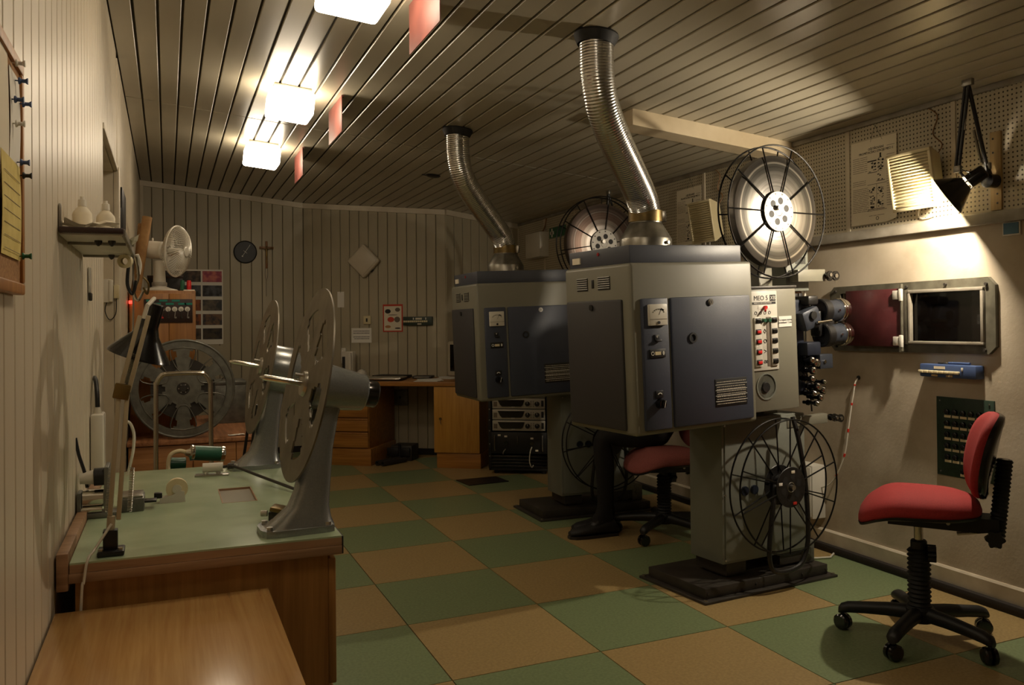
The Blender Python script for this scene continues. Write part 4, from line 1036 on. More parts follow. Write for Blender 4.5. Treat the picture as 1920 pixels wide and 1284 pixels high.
# ================================================================ BACK LEFT CORNER
lc = thing('low_cabinet', 'low wooden cabinet under the big grey reel', 'cabinet', (.15, 6.3, 0))
LX1, LY0, LY1, LZ = .545, 5.5, 7.0, .565
MB().bx(XL+.004, LX1, LY0, LY1, LZ-.024, LZ, .002).build('top', 'wood_top', lc)
MB().bx(XL+.01, LX1-.012, LY0+.03, LY1-.01, .06, LZ-.024).build('body', 'wood_ply', lc)
MB().bx(XL+.03, LX1-.03, LY0+.05, LY1-.03, 0, .06).build('plinth', 'black_metal', lc)
for x0, x1 in ((XL+.012, .14), (.144, .39), (.394, LX1-.012)):
    MB().bx(x0, x1, LY0+.012, LY0+.03, .07, LZ-.03, .002).build('front_panel', 'wood_ply', lc)
tag(crumple((.40, 5.6, LZ+.002), .1, .05, .008, 9).build('crumpled_paper', 'paper_white', smooth=0), 'scrap of white paper on the low cabinet', 'paper')
# big cast reel
def make_cast_reel(label, c, Rr, rz, tilt):
    t = thing('cast_reel', label, 'film reel', (c[0], c[1], c[2]-Rr), rz)
    ctr = Vector((0, 0, Rr)); f = Rr/.31
    rad = [.018, .06, .105, .125, .15, .2, .24, .258, .272, .296, .31]
    def solid(q, ang):
        if q in (2, 3, 4, 5, 6):
            k6 = (ang/(2*PI)*6+.5) % 1
            wid = {2: .16, 3: .24, 4: .29, 5: .32, 6: .29}[q]
            return abs(k6-.5) > wid
        return True
    for s in (-.028, .028):
        fl_ = MB().disc_holes(ctr+Vector((0, s, 0)), (0, 1, 0), [r*f for r in rad], 90, solid, .006).build('flange', 'cast_grey', t, True)
        MB().ring(ctr+Vector((0, s*1.1, 0)), .302*f, .007, n=80, m=8).build('rim', 'cast_grey', fl_, True)
        for i in range(6):                                   # raised lips round the windows
            pts = []
            a0 = 2*PI*(i+.5)/6+PI/6*0
            for r_, w_ in ((.106, .155), (.125, .25), (.15, .3), (.2, .33), (.24, .31), (.257, .27)): pts.append((r_*f, a0-w_*2*PI/6*1.0))
            for r_, w_ in ((.257, 0), ): pts.append((r_*f, a0))
            for r_, w_ in ((.257, .27), (.24, .31), (.2, .33), (.15, .3), (.125, .25), (.106, .155)): pts.append((r_*f, a0+w_*2*PI/6))
            a_, b_, d_ = frame((0, 1, 0))
            MB().tube([ctr+Vector((0, s*1.15, 0))+a_*(r_*math.cos(an))+b_*(r_*math.sin(an)) for r_, an in pts], .0035, 6, True).build('window_lip', 'cast_grey', fl_, True)
    MB().cyl(ctr+Vector((0, -.028, 0)), ctr+Vector((0, .028, 0)), .1*f, n=40).build('core', 'cast_grey', t, True)
    MB().cyl(ctr+Vector((0, -.018, 0)), ctr+Vector((0, .018, 0)), .19*f, n=48).build('film_roll', 'iron_base', t, True)
    MB().lathe([(.0, -.038), (.02, -.038), (.026, -.034), (.036, -.034), (.04, -.028)], ctr, (0, 1, 0), 28).build('boss', 'iron_base', t, True)
    for i in range(6):
        a = 2*PI*i/6
        MB().cyl(ctr+Vector((.026*math.cos(a), -.036, .026*math.sin(a))), ctr+Vector((.026*math.cos(a), -.039, .026*math.sin(a))), .004, n=8).build('screw', 'steel', t, True)
    t.rotation_euler = (tilt, 0, rz)
    return t
make_cast_reel('big grey cast reel with six windows standing on the low cabinet', (.09, 5.61, LZ+.306), .305, 0, R(-3))
# chrome tube frame
t = thing('tube_frame', 'bent chrome tube frame standing before the big grey reel', 'frame', (.08, 4.9, 0))
MB().tube(smooth_path([(-.142, 0, .0), (-.14, 0, .3), (-.137, 0, .9), (-.135, 0, .945), (-.115, 0, .985), (-.08, 0, 1.0), (.08, 0, 1.0), (.115, 0, .985), (.135, 0, .945), (.137, 0, .9), (.14, 0, .3), (.142, 0, 0)], 5), .0125, 12).build('bow', 'chrome', t, True)
MB().bx(-.16, .16, -.02, .25, .0, .02, .004).build('foot_plate', 'iron_base', t, True)
MB().cyl((-.14, 0, .25), (.14, 0, .25), .01, n=10).build('cross_tube', 'chrome', t, True)
# grey metal case
t = thing('metal_case', 'grey metal case standing on the low cabinet beside the reel', 'case', (.4, 6.45, LZ))
MB().bx(-.12, .12, -.12, .2, 0, .27, .006).build('body', 'cast_grey', t, True)
MB().bx(-.122, .122, -.122, .202, .27, .3, .006).build('lid', 'cast_grey', t, True)
MB().bx(.12, .13, -.02, .03, .24, .28, .003).build('latch', 'steel', t, True)
MB().tube([(-.04, -.02, .3), (-.03, -.02, .315), (.03, -.02, .315), (.04, -.02, .3)], .005, 8).build('handle', 'black_plastic', t, True)
# green motor at the far bench edge
t = thing('small_motor', 'small green motor with chrome ends and a pale hose behind the bench', 'motor', (.15, 3.4, 0))
ay = 3.42
MB().cyl((.09, ay, .775), (.185, ay+.02, .762), .028, n=24).build('housing', 'motor_green', t)
MB().lathe([(.029, 0), (.03, .004), (.03, .014), (.02, .018), (0, .018)], (.185, ay+.02, .762), (1, .2, -.13), 24).build('end_cap', 'chrome', t)
MB().lathe([(.029, 0), (.03, .003), (.03, .01), (.016, .014), (.01, .03), (0, .03)], (.09, ay, .775), (-1, -.2, .13), 24).build('end_cap', 'chrome', t)
MB().cyl((.0, ay+.03, .735), (.06, ay+.04, .73), .024, n=20).build('gear_case', 'motor_green', t)
MB().tube(smooth_path([(.065, ay, .778), (.04, ay, .785), (.012, ay, .775), (.002, ay, .75), (.0, ay, .72)], 5), .008, 10).build('hose', 'tape_cream', t)
MB().bx(.02, .12, ay+.0, ay+.06, .0, .71, .004).build('stand', 'iron_base', t)
t = thing('steel_rods', 'pair of thin dark rods leaning behind the far rewinder', 'rods', (.3, 3.7, 0))
for dx in (0, .025): MB().cyl((.2+dx*1.2, 3.75, 0), (.315+dx, 3.6, .93), .006, n=8).build('rod', 'black_metal', t)

# key cabinet, fan and friends
kc = thing('key_cabinet', 'tall wooden cabinet with a key board on its front, fan on top', 'cabinet', (-.03, 6.0, LZ))
KX0, KX1, KY0, KZ = XL+.006, .172, 5.84, 1.485
MB().bx(KX0, KX1, KY0, 6.2, LZ, KZ, .003).build('body', 'wood_frame', kc)
MB().bx(KX0+.006, (KX0+KX1)/2+.035, KY0-.014, KY0, LZ+.02, KZ-.02, .002).build('door', 'wood_frame', kc)
MB().bx((KX0+KX1)/2+.038, KX1-.006, KY0-.014, KY0, LZ+.02, KZ-.02, .002).build('door', 'wood_frame', kc)
kb = thing('key_board', 'dark board of labelled keys on the wooden cabinet front', 'key board', (.01, KY0-.015, 1.28))
MB().bx(-.135, .152, KY0-.022, KY0-.0145, 1.28, 1.43, .002).build('board', 'dark_board', kb)
for i, x in enumerate((-.098, -.022, .052)): MB().bx(x-.024, x+.024, KY0-.024, KY0-.022, 1.414, 1.426).build('name_tag', 'teal', kb, smooth=0)
for i, x in enumerate((-.06, .016, .09, .128)): MB().bx(x-.024, x+.024 if i < 3 else .15, KY0-.024, KY0-.022, 1.393, 1.406).build('name_tag', 'teal', kb, smooth=0)
key_lbl = ['key with red tag, leftmost disc on the key board', 'key with dark tag, second disc on the key board', 'long key, middle disc on the key board', 'key with dark bow, fourth disc on the key board', 'bright key, rightmost disc on the key board']
for i, x in enumerate((-.032, .006, .045, .083, .121)):
    t = thing('key', key_lbl[i], 'key', (x, KY0-.024, 1.29), group='keys on the key board')
    MB().cyl((0, .002, .076), (0, -.004, .076), .016, n=20).build('disc', 'paper_white', t, True)
    MB().ring((0, -.006, .072), .006, .0012, (0, 1, 0), 16, 5).build('ring', 'steel', t, True)
    ml = ('red_button', 'iron_base', 'steel', 'iron_base', 'steel')[i]
    MB().box((.002, -.005, .042), (.005, .002, .045), 0, (0, R(6), 0)).box((.005, -.005, .022), (.012, .002, .01), 0).build('blade', ml, t, True)
# fan
fan = thing('desk_fan', 'white desk fan with a wire cage on the key cabinet', 'fan', (-.045, 5.98, KZ))
MB().lathe([(.0, 0), (.113, 0), (.115, .006), (.108, .012), (.065, .022), (.045, .03), (0, .03)], n=40).build('base', 'white_plastic', fan, True)
MB().lathe([(.045, .028), (.04, .04), (.036, .12), (.034, .2), (.0, .2)], n=24).build('stem', 'white_plastic', fan, True)
MB().lathe([(.047, .035), (.047, .055), (.044, .06)], n=24, cap=False).build('collar', 'rail', fan, True)
fd = Vector((.90, -.42, -.08)).normalized(); fc = Vector((.105, -.03, .262))
mc = Vector((-.03, .0, .27))
MB().lathe([(0, -.085), (.03, -.082), (.052, -.06), (.058, -.03), (.058, .055), (.05, .065), (0, .065)], mc, fd, 28).build('motor_housing', 'white_plastic', fan, True)
MB().cyl(mc+Vector((-.01, 0, .055)), mc+Vector((-.01, 0, .078)), .006, n=12).build('oscillation_knob', 'white_plastic', fan, True)
cg = MB(); RA = .165; aa, bb2, _ = frame(fd)
for sgn, depth in ((1, .062), (-1, .05)):
    for i in range(56):
        pts = []
        for q in range(7):
            f = q/6; r = .035+(RA-.035)*f
            an = 2*PI*i/56+(.35*f*sgn); h = depth*math.sqrt(max(0, 1-f*f*.97))*sgn
            pts.append(fc+aa*(r*math.cos(an))+bb2*(r*math.sin(an))+fd*h)
        cg.tube(pts, .0018, 4)
co = cg.build('cage_wires', 'white_plastic', fan, True)
MB().ring(fc, RA, .005, fd, 60, 8).build('cage_rim', 'white_plastic', fan, True)
MB().lathe([(0, .072), (.03, .07), (.037, .06), (.036, .055)], fc, fd, 28).build('cage_badge', 'white_plastic', fan, True)
for i in range(3):
    pts = []
    for f, wd_ in ((.2, .25), (.5, .5), (.8, .55), (.93, .4)):
        pts.append((f*RA, wd_))
    b = MB(); vs = []
    for r_, w_ in pts:
        for an, hh in ((-w_/2, -.012), (w_/2, .014)):
            a = 2*PI*i/3+an; vs.append(fc+aa*(r_*math.cos(a))+bb2*(r_*math.sin(a))+fd*hh)
    vs2 = [v+fd*.002 for v in vs]; k_ = len(vs)
    fs = []
    for q in range(3): fs += [[2*q, 2*q+1, 2*q+3, 2*q+2], [k_+2*q, k_+2*q+2, k_+2*q+3, k_+2*q+1]]
    b.add(vs+vs2, fs).build('blade', 'shelf_glass', fan, True)
MB().cyl(fc-fd*.05, fc+fd*.03, .022, n=18).build('blade_hub', 'white_plastic', fan, True)
t = thing('document_box', 'dark box standing behind the fan on the cabinet', 'box', (-.02, 6.15, KZ))
MB().bx(-.1, .12, -.02, .05, 0, .105, .003).build('body', 'black_plastic', t, True)
MB().bx(-.102, .122, -.022, .052, .095, .112, .002).build('lid', 'dark_board', t, True)
for x, mt, lb in ((.095, 'sign_green', 'small green cylinder beside the fan base'), (.135, 'red_button', 'small red tin with a clear rod beside the fan')):
    b = MB(); b.lathe([(0, 0), (.014, 0), (.0145, .003), (.0145, .055), (.012, .06), (.012, .066), (0, .066)], (x, 5.98, KZ+.008), n=16); tag(b.build('small_tin', mt), lb, 'tin')
tag(MB().bx(.1, .168, 5.86, 5.95, KZ, KZ+.008, .001).build('thin_book', 'paper_white'), 'thin pale booklet on the cabinet edge by the fan', 'book')
tag(MB().bx(KX0-.0, KX0+.02, KY0-.035, KY0-.016, 1.4, 1.42, .002).build('signal_light', 'led_red'), 'tiny red glowing light at the cabinet edge', 'light')
# cardboard tubes leaning on the left wall
for i, (x, y, x2, y2, h, r_, lb) in enumerate(((-.185, 5.92, -.115, 5.95, 1.965, .03, 'cardboard tube on the key cabinet leaning by the wall, nearer one'), (-.19, 6.02, -.15, 6.06, 1.93, .024, 'second cardboard tube behind the taller one'))):
    b = MB(); z0 = KZ
    p0, p1 = Vector((x-.0, y, z0)), Vector((x2, y2, h)); d = p1-p0
    a_, b_, d_ = frame(d); b.lathe([(r_-.003, 0), (r_, 0), (r_, d.length), (r_-.003, d.length), (r_-.003, .02)], p0, d, 24, cap=False)
    tag(b.build('cardboard_tube', 'cardboard'), lb, 'tube', 'cardboard tubes by the left wall')

# ---- things on the wall with the clock
YB = 8.6
ck = thing('wall_clock', 'round black wall clock beside the crucifix', 'clock', (.707, YB, 1.975))
MB().lathe([(0, .001), (.108, .001), (.11, .006), (.11, .022), (.105, .026), (.1, .022), (.0, .022)], (.707, YB, 1.975), (0, -1, 0), 56).build('case', 'black_plastic', ck)
def hand(l, l2, ang, w):
    d = Vector((math.sin(ang), 0, math.cos(ang))); p = Vector((.707, YB-.025, 1.975))
    return MB().tube([p-d*l2, p+d*l], w, 6)
hand(.085, .055, R(33), .0016).build('minute_hand', 'paper_white', ck); hand(.022, .022, R(-52), .0016).build('hour_hand', 'paper_white', ck)
MB().ball((.707-.05*math.sin(R(33)), YB-.026, 1.975-.05*math.cos(R(33))), (.007, .003, .007)).build('counterweight', 'paper_white', ck)
cx = thing('crucifix', 'small wooden crucifix with a carved figure and rosary', 'crucifix', (.906, YB, 1.82))
b = MB(); b.bx(.896, .918, YB-.018, YB-.001, 1.82, 2.085, .002).bx(.84, .974, YB-.018, YB-.001, 2.008, 2.032, .002); b.build('cross', 'wood_cross', cx)
MB().loft([[(.907+w*math.cos(a), YB-.024+d*math.sin(a), z) for a in [2*PI*i/10 for i in range(10)]] for z, w, d in ((1.87, .004, .004), (1.9, .006, .005), (1.94, .009, .007), (1.975, .008, .007), (2.0, .012, .007), (2.01, .005, .005), (2.03, .008, .007), (2.038, .003, .003))]).build('figure', 'brass_dull', cx, smooth=60)
for s in (-1, 1): MB().tube([(.907+s*.008, YB-.023, 2.0), (.907+s*.03, YB-.022, 2.012), (.907+s*.055, YB-.021, 2.022)], .0035, 6).build('arm', 'brass_dull', cx)
ro = thing('rosary', 'thin dark rosary hanging below the crucifix', 'rosary', (.906, YB, 1.54))
MB().tube(smooth_path([(.898, YB-.01, 1.83), (.893, YB-.01, 1.76), (.903, YB-.01, 1.705), (.917, YB-.01, 1.75), (.915, YB-.01, 1.83)], 6), .0015, 5).build('loop', 'iron_base', ro)
for i in range(11): MB().ball((.903, YB-.01, 1.70-i*.015), .0035, 8, 6).build('bead', 'iron_base', ro)
# film stills poster
ps = thing('stills_poster', 'poster of small film stills in rows on the board wall', 'poster', (.25, YB, 1.08))
MB().bx(-.05, .5, YB-.003, YB-.0005, 1.085, 1.8).build('sheet', 'paper_white', ps)
order = [1, 0, 6, 0, 2, 2, 0, 0, 3, 4, 2, 0, 5, 4, 6, 0, 6, 0, 4, 0]; q = 0
for r_ in range(5):
    for c_ in range(3):
        x1 = .49-c_*.19; x0 = x1-.175; z1 = 1.785-r_*.137; z0 = z1-.105
        MB().bx(max(x0, -.045), x1, YB-.004, YB-.003, z0, z1).build('still', PIC[order[(r_*4+c_) % 20]], ps, smooth=0); q += 1
MB().bx(.3, .5, YB-.004, YB-.001, .86, 1.07).build('lower_sheet', 'wall_back', ps)

# ================================================================ SLANTED WALL: DESK AND WHAT HANGS ABOVE IT
E1 = (C2-C1).normalized(); FA = math.atan2(E1.y, E1.x); E2 = Vector((-E1.y, E1.x, 0)); PF = Vector((2.2, 7.95, 0))
PF = C1+E1*((PF-C1).dot(E1))
def fp(s, y, z): return PF+E1*s+E2*y+Vector((0, 0, z))
def fthing(name, label, cat, s, y, z, group=None, turn=0): return thing(name, label, cat, fp(s, y, z), FA+turn, group)
YD = -.72
dt = fthing('worktop', 'long brown desk top along the slanted board wall', 'worktop', 0, YD/2, .715)
MB().bx(-.86, .86, -.36, .352, 0, .035, .002).build('board', 'wood_desk', dt, True)
MB().bx(-.86, .86, -.366, -.36, -.002, .035, .001).build('front_edge', 'wood_desk', dt, True)
du = fthing('drawer_cabinet', 'wooden drawer unit under the left side of the desk', 'drawer unit', -.42, YD/2, 0)
MB().bx(-.25, .25, -.34, .3, .15, .713, .002).build('body', 'wood_desk', du, True)
MB().bx(-.25, .27, -.355, .28, 0, .15, .002).build('plinth', 'wood_desk', du, True)
for z0, z1 in ((.16, .295), (.305, .42), (.43, .575), (.585, .70)):
    d_ = MB().bx(-.245, .245, -.36, -.34, z0, z1, .003).build('drawer', 'wood_desk', du, True)
    MB().bx(-.245, .245, -.366, -.358, z1-.012, z1-.002, .002).build('finger_rail', 'wood_frame', d_, True)
cu = fthing('desk_cupboard', 'yellow wooden cupboard under the right side of the desk', 'cupboard', .645, YD/2, 0)
MB().bx(-.205, .205, -.34, .3, .13, .713, .002).build('body', 'wood_yellow', cu, True)
MB().bx(-.185, .21, -.345, .28, 0, .13, .002).build('plinth', 'wood_desk', cu, True)
d_ = MB().bx(-.205, .205, -.358, -.34, .135, .708, .003).build('door', 'wood_yellow', cu, True)
MB().cyl((-.145, -.358, .43), (-.145, -.368, .43), .012, n=16).build('lock', 'brass_dull', d_, True)
MB().tube([(-.145, -.368, .43), (-.143, -.372, .4), (-.14, -.372, .385)], .002, 5).build('key', 'steel', d_, True)
# on the desk
lp = fthing('laptop', 'closed dark laptop with a bright front edge on the desk', 'laptop', -.1, -.52, .75, turn=R(6))
MB().bx(-.19, .19, -.13, .13, .004, .018, .004).build('base', 'black_plastic', lp, True)
MB().bx(-.19, .19, -.13, .13, .019, .028, .004).build('lid', 'steel', lp, True)
MB().bx(-.18, .18, -.133, -.129, .012, .02, .001).build('front_strip', 'chrome', lp, True)
for i, (s, y, w, d, h, mt, lb) in enumerate(((-.13, -.22, .32, .2, .03, 'black_plastic', 'flat black device lying behind the laptop'), (.18, -.22, .18, .16, .024, 'iron_base', 'dark flat box on the desk right of the laptop'))):
    t = fthing('flat_device', lb, 'device', s, y, .75, turn=R(-8+i*14))
    MB().bx(-w/2, w/2, -d/2, d/2, .004, h, .004).build('case', mt, t, True)
    MB().bx(-w/2+.02, w/2-.02, -d/2-.002, -d/2+.002, .008, h-.006, .001).build('front_strip', 'rail', t, True)
    for x in (-w/2+.03, w/2-.03): MB().cyl((x, 0, 0), (x, 0, .005), .01, n=8).build('foot', 'rubber', t, True)
for i, (s, y, tn, lb) in enumerate(((.33, -.55, 10, 'loose white sheets on the desk near the monitor'), (.42, -.19, 8, 'second fan of white sheets on the desk behind the first'))):
    t = fthing('paper_sheets', lb, 'papers', s, y, .75, turn=R(tn), group='paper on the desk')
    for j in range(3): MB().box((.01*j, .006*j, .0015+.003*j), (.21, .297, .002), 0, (0, 0, R(7*j))).build('sheet', 'paper_white', t, True, smooth=0)
ph = fthing('intercom_phone', 'white upright intercom phone on the desk by the wall', 'phone', -.615, -.1, .75)
MB().bx(-.055, .055, -.05, .04, 0, .25, .008).build('body', 'white_plastic', ph, True)
MB().bx(-.05, -.02, -.055, -.049, .03, .2, .002).build('side_slot', 'black_plastic', ph, True)
MB().box((.03, -.06, .13), (.04, .03, .22), .01, (R(4), 0, 0)).build('handset', 'white_plastic', ph, True)
hs = fthing('wall_handset', 'slim white handset hung on the wall above the phone', 'handset', -.71, -.001, .88)
MB().bx(-.022, .022, -.03, 0, .0, .15, .006).build('cradle', 'white_plastic', hs, True)
MB().bx(-.016, .016, -.05, -.028, .02, .135, .008).build('receiver', 'white_plastic', hs, True)
bw = fthing('white_cup', 'upturned white bowl and saucer on the desk beside the phone', 'cup', -.47, -.14, .75)
MB().lathe([(0, 0), (.08, 0), (.085, .006), (.06, .012), (0, .012)], n=32).build('saucer', 'white_plastic', bw, True)
MB().lathe([(.052, .012), (.055, .02), (.05, .045), (.035, .065), (.02, .07), (.02, .078), (0, .078)], n=28).build('bowl', 'white_plastic', bw, True)
cr = fthing('crt_monitor', 'old beige tube monitor on the desk behind the rear projector', 'monitor', .69, -.34, .75, turn=R(-18))
MB().bx(-.17, .17, -.16, .0, .03, .35, .02, 3).build('front_case', 'crt_beige', cr, True)
MB().loft([[(-.16, 0, .05), (.16, 0, .05), (.16, 0, .34), (-.16, 0, .34)], [(-.08, .2, .1), (.08, .2, .1), (.08, .2, .28), (-.08, .2, .28)]]).build('rear_case', 'crt_beige', cr, True, smooth=0)
MB().bx(-.135, .135, -.164, -.158, .08, .32, .003).build('screen', 'dark_glass', cr, True)
MB().bx(-.1, .1, -.14, .08, 0, .03, .008).build('foot', 'crt_beige', cr, True)
# on the slanted wall
dm = fthing('wall_speaker', 'square pale speaker hung as a diamond on the slanted wall', 'speaker', -.483, 0, 1.7)
b = MB(Matrix.Translation((0, 0, .18)) @ Matrix.Rotation(R(45), 4, 'Y')); b.box((0, -.03, 0), (.245, .06, .245), .02, seg=3); b.build('case', 'wall_cream', dm, True)
b = MB(Matrix.Translation((0, 0, .18)) @ Matrix.Rotation(R(45), 4, 'Y')); b.box((0, -.062, 0), (.2, .006, .2), .003); b.build('grille', 'wall_cream', dm, True)
MB().box((.07, -.02, .09), (.03, .03, .03), .004, (0, R(45), 0)).build('wall_hook', 'black_metal', dm, True)
sw = fthing('light_switch', 'cream light switch above the handwritten note', 'switch', -.463, 0, 1.26)
MB().bx(-.04, .04, -.02, 0, 0, .085, .012, 3).build('plate', 'yellowed_plastic', sw, True)
MB().bx(-.008, .008, -.026, -.018, .025, .06, .002).build('rocker', 'black_plastic', sw, True)
nt = fthing('wall_note', 'white handwritten note on the slanted wall above the phone', 'note', -.527, 0, 1.08)
MB().bx(-.105, .105, -.003, -.0005, 0, .145).build('sheet', 'paper_white', nt, True)
b = MB(); print_lines(b, plane_m((-.105, -.0035, 0), (1, 0, 0), (0, 0, 1)), .2, [(.02, .19, .115), (.02, .19, .095), (.02, .19, .058), (.03, .19, .04)], 4, .005, (.06, .16)); b.build('handwriting', 'ink', nt, True, smooth=0)
wp = fthing('wall_paper', 'small blank white paper high on the slanted wall', 'paper', -.742, 0, 1.43)
MB().bx(-.035, .035, -.003, -.0005, 0, .155).build('sheet', 'paper_white', wp, True)
MB().cyl((0, -.004, .148), (0, -.007, .148), .004, n=10).build('tack', 'steel', wp, True)
rp = fthing('red_poster', 'small red bordered leaflet with pictures on the slanted wall', 'poster', -.2, 0, 1.185)
MB().bx(-.102, .102, -.003, -.0005, 0, .268).build('sheet', 'poster_red', rp, True)
MB().bx(-.09, .09, -.004, -.003, .012, .25).build('panel', 'paper', rp, True)
for x, z, a, bb_, mt in ((-.05, .2, .03, .022, 'black_plastic'), (.05, .215, .026, .02, 'ink_soft'), (-.02, .12, .035, .026, 'poster_red'), (.045, .12, .03, .028, 'ink_soft'), (-.05, .05, .03, .014, 'wood_ply'), (.05, .035, .03, .007, 'black_plastic'), (0, .165, .05, .004, 'ink_soft')):
    MB().lathe([(0, 0), (1, 0)], (0, 0, 0), (0, 0, 1), 14, cap=False).add([], []).build('tmp', 'ink', rp, True) if False else None
    b = MB(Matrix.Translation((x, -.0046, z)) @ Matrix.Diagonal((a, 1, bb_, 1))); b.cyl((0, .0008, 0), (0, 0, 0), 1, n=14); b.build('picture', mt, rp, True)
gs = fthing('button_strip', 'dark green strip with a row of pale buttons on the wall', 'control strip', .06, 0, 1.245)
MB().bx(-.148, .148, -.028, 0, 0, .085, .004).build('case', 'green_strip', gs, True)
for i in range(12):
    MB().bx(-.14+i*.0205, -.123+i*.0205, -.036, -.026, .03, .048, .002).build('button', 'tape_cream', gs, True)
MB().bx(-.02, .045, -.0295, -.028, .056, .074).build('label_plate', 'paper', gs, True)
MB().bx(.0, .04, -.0295, -.028, .008, .02).build('label_plate', 'paper', gs, True)
for x in (-.045, .08): MB().bx(x, x+.01, -.032, -.028, .055, .075, .001).build('indicator', 'paper_white', gs, True)
sk = fthing('socket_panel', 'grey flat socket panel on the wall below the desk', 'socket', -.125, 0, .47)
MB().bx(-.075, .075, -.02, 0, 0, .155, .004).build('cover', 'cast_grey', sk, True)
MB().cyl((.0, -.02, .08), (.0, -.024, .08), .012, n=16).build('socket_hole', 'black_plastic', sk, True)
# pipes and a metal box on the floor under the desk
mb_ = fthing('metal_box', 'dark metal box with brackets on the floor under the desk', 'box', .02, -.3, 0)
MB().bx(-.1, .1, -.1, .1, 0, .14, .004).build('body', 'iron_base', mb_, True)
MB().bx(-.13, -.02, -.13, -.1, .05, .12, .004).build('bracket', 'black_metal', mb_, True)
MB().bx(.0, .09, -.13, -.1, .05, .12, .004).build('bracket', 'black_metal', mb_, True)
MB().cyl((-.01, -.12, .02), (-.01, -.12, .16), .012, n=12).build('post', 'black_metal', mb_, True)
for i, (a, z, lb) in enumerate((((-.1, -.70), .022, 'grey pipe lying on the floor before the metal box, left one'), ((-.04, -.72), .022, 'grey pipe lying on the floor before the metal box, right one'))):
    p0 = fp(a[0], a[1], .024); p1 = fp(a[0]+.12, a[1]+.26, .024)
    b = MB(); d = p1-p0; b.lathe([(.016, 0), (.023, 0), (.023, d.length), (.016, d.length), (.016, 0)], p0, d, 20, cap=False)
    tag(b.build('steel_pipe', 'iron_base'), lb, 'pipe', 'pipes on the floor under the desk')

# ---- amplifier rack
rk = thing('amplifier_rack', 'black equipment rack standing under the rear lamp house', 'rack', (2.705, 6.506, 0), math.atan2(-.259, .43))
for x in (-.245, .245): MB().bx(x-.01, x+.01, 0, .45, .03, .85, .002).build('side_panel', 'black_metal', rk, True)
MB().bx(-.255, .255, 0, .45, .83, .85, .002).build('top_panel', 'black_metal', rk, True)
MB().bx(-.255, .255, 0, .45, .03, .05, .002).build('bottom_panel', 'black_metal', rk, True)
MB().bx(-.24, .24, .43, .45, .05, .83).build('back_panel', 'black_metal', rk, True)
for x in (-.245, .245): MB().bx(x-.012, x+.012, -.006, .01, .05, .83, .001).build('rack_rail', 'black_metal', rk, True)
for x in (-.2, .2):
    for y in (.05, .4): MB().cyl((x, y, 0), (x, y, .03), .02, n=14).build('foot', 'rubber', rk, True)
for z in (.15, .25, .36, .45, .54, .63, .72):
    for x in (-.247, .247): MB().cyl((x, -.006, z), (x, -.01, z), .005, n=8).build('rack_screw', 'steel', rk, True)
ramp_ = ['lowest silver amplifier above the big black one in the rack', 'second silver amplifier from below in the rack', 'third silver amplifier from below in the rack', 'fourth silver amplifier from below, just under the lamp house', 'topmost silver amplifier hidden behind the rear lamp house']
RKM = WM[rk]
for i in range(5):
    z = .36+i*.092; w_ = RKM @ Vector((0, 0, z))
    a = thing('amplifier', ramp_[i], 'amplifier', w_, rk.rotation_euler.z, 'silver amplifiers in the rack')
    MB().bx(-.215, .215, .0, .36, .002, .085, .002).build('chassis', 'black_metal', a, True)
    MB().bx(-.222, .222, -.012, -.0005, .002, .088, .003).build('face_plate', 'amp_face', a, True)
    MB().prism([(-.175, .075), (.05, .075), (.035, .03), (.02, .02), (-.14, .02), (-.155, .035)], .006, plane_m((0, -.012, 0), (1, 0, 0), (0, 0, 1))).build('display_window', 'black_gloss', a, True)
    MB().bx(-.06, -.03, -.019, -.017, .014, .018).build('logo_bar', 'paper_white', a, True)
    for x in (.075, .155):
        kn = MB().lathe([(.02, 0), (.02, .008), (.016, .016), (0, .016)], (x, -.012, .042), (0, -1, 0), 18).build('gain_knob', 'black_plastic', a, True)
        MB().bx(x-.0012, x+.0012, -.0295, -.027, .045, .06).build('pointer', 'paper_white', kn, True)
    for x in (.105, .125):
        for q in range(4): MB().bx(x-.003, x+.003, -.0135, -.0115, .018+q*.014, .024+q*.014).build('level_light', 'black_plastic', a, True)
    MB().bx(.19, .21, -.0145, -.0115, .02, .07, .002).build('switch', 'black_plastic', a, True)
    MB().bx(-.21, -.18, -.0135, -.0115, .02, .06, .001).build('vent_block', 'ink_soft', a, True)
a = thing('power_amplifier', 'big black amplifier with two handles at the rack bottom', 'amplifier', RKM @ Vector((0, 0, .17)), rk.rotation_euler.z)
MB().bx(-.215, .215, 0, .36, .002, .175, .002).build('chassis', 'black_metal', a, True)
MB().bx(-.232, .232, -.01, -.0005, .002, .18, .002).build('face_plate', 'black_metal', a, True)
for x in (-.2, .2): MB().tube(smooth_path([(x, -.01, .03), (x, -.03, .035), (x, -.03, .145), (x, -.01, .15)], 5), .004, 8).build('handle', 'steel', a, True)
for x in (-.11, .11): MB().lathe([(.018, 0), (.018, .012), (0, .012)], (x, -.01, .09), (0, -1, 0), 16).build('knob', 'black_gloss', a, True)
for x, z in ((-.165, .155), (-.11, .145), (.11, .13), (.15, .03)): MB().bx(x-.012, x+.012, -.012, -.0095, z-.007, z+.007).build('label', 'paper', a, True)
MB().bx(-.015, -.003, -.016, -.0095, .075, .15, .002).build('rib', 'iron_base', a, True)
MB().tube(smooth_path([(.11, -.022, .06), (.1, -.05, .02), (.095, -.06, -.05), (.11, -.05, -.1), (.125, -.04, -.085)], 5), .005, 8).build('lead', 'white_plastic', a, True)
MB().tube(smooth_path([(-.11, -.022, .04), (-.125, -.04, .02), (-.13, -.03, .0)], 5), .004, 8).build('lead', 'rail', a, True)
for i in range(4):
    MB().bx(-.235, .235, -.012, .0, .055+i*.027, .076+i*.027, .004).build('blank_panel', 'black_gloss', rk, True)

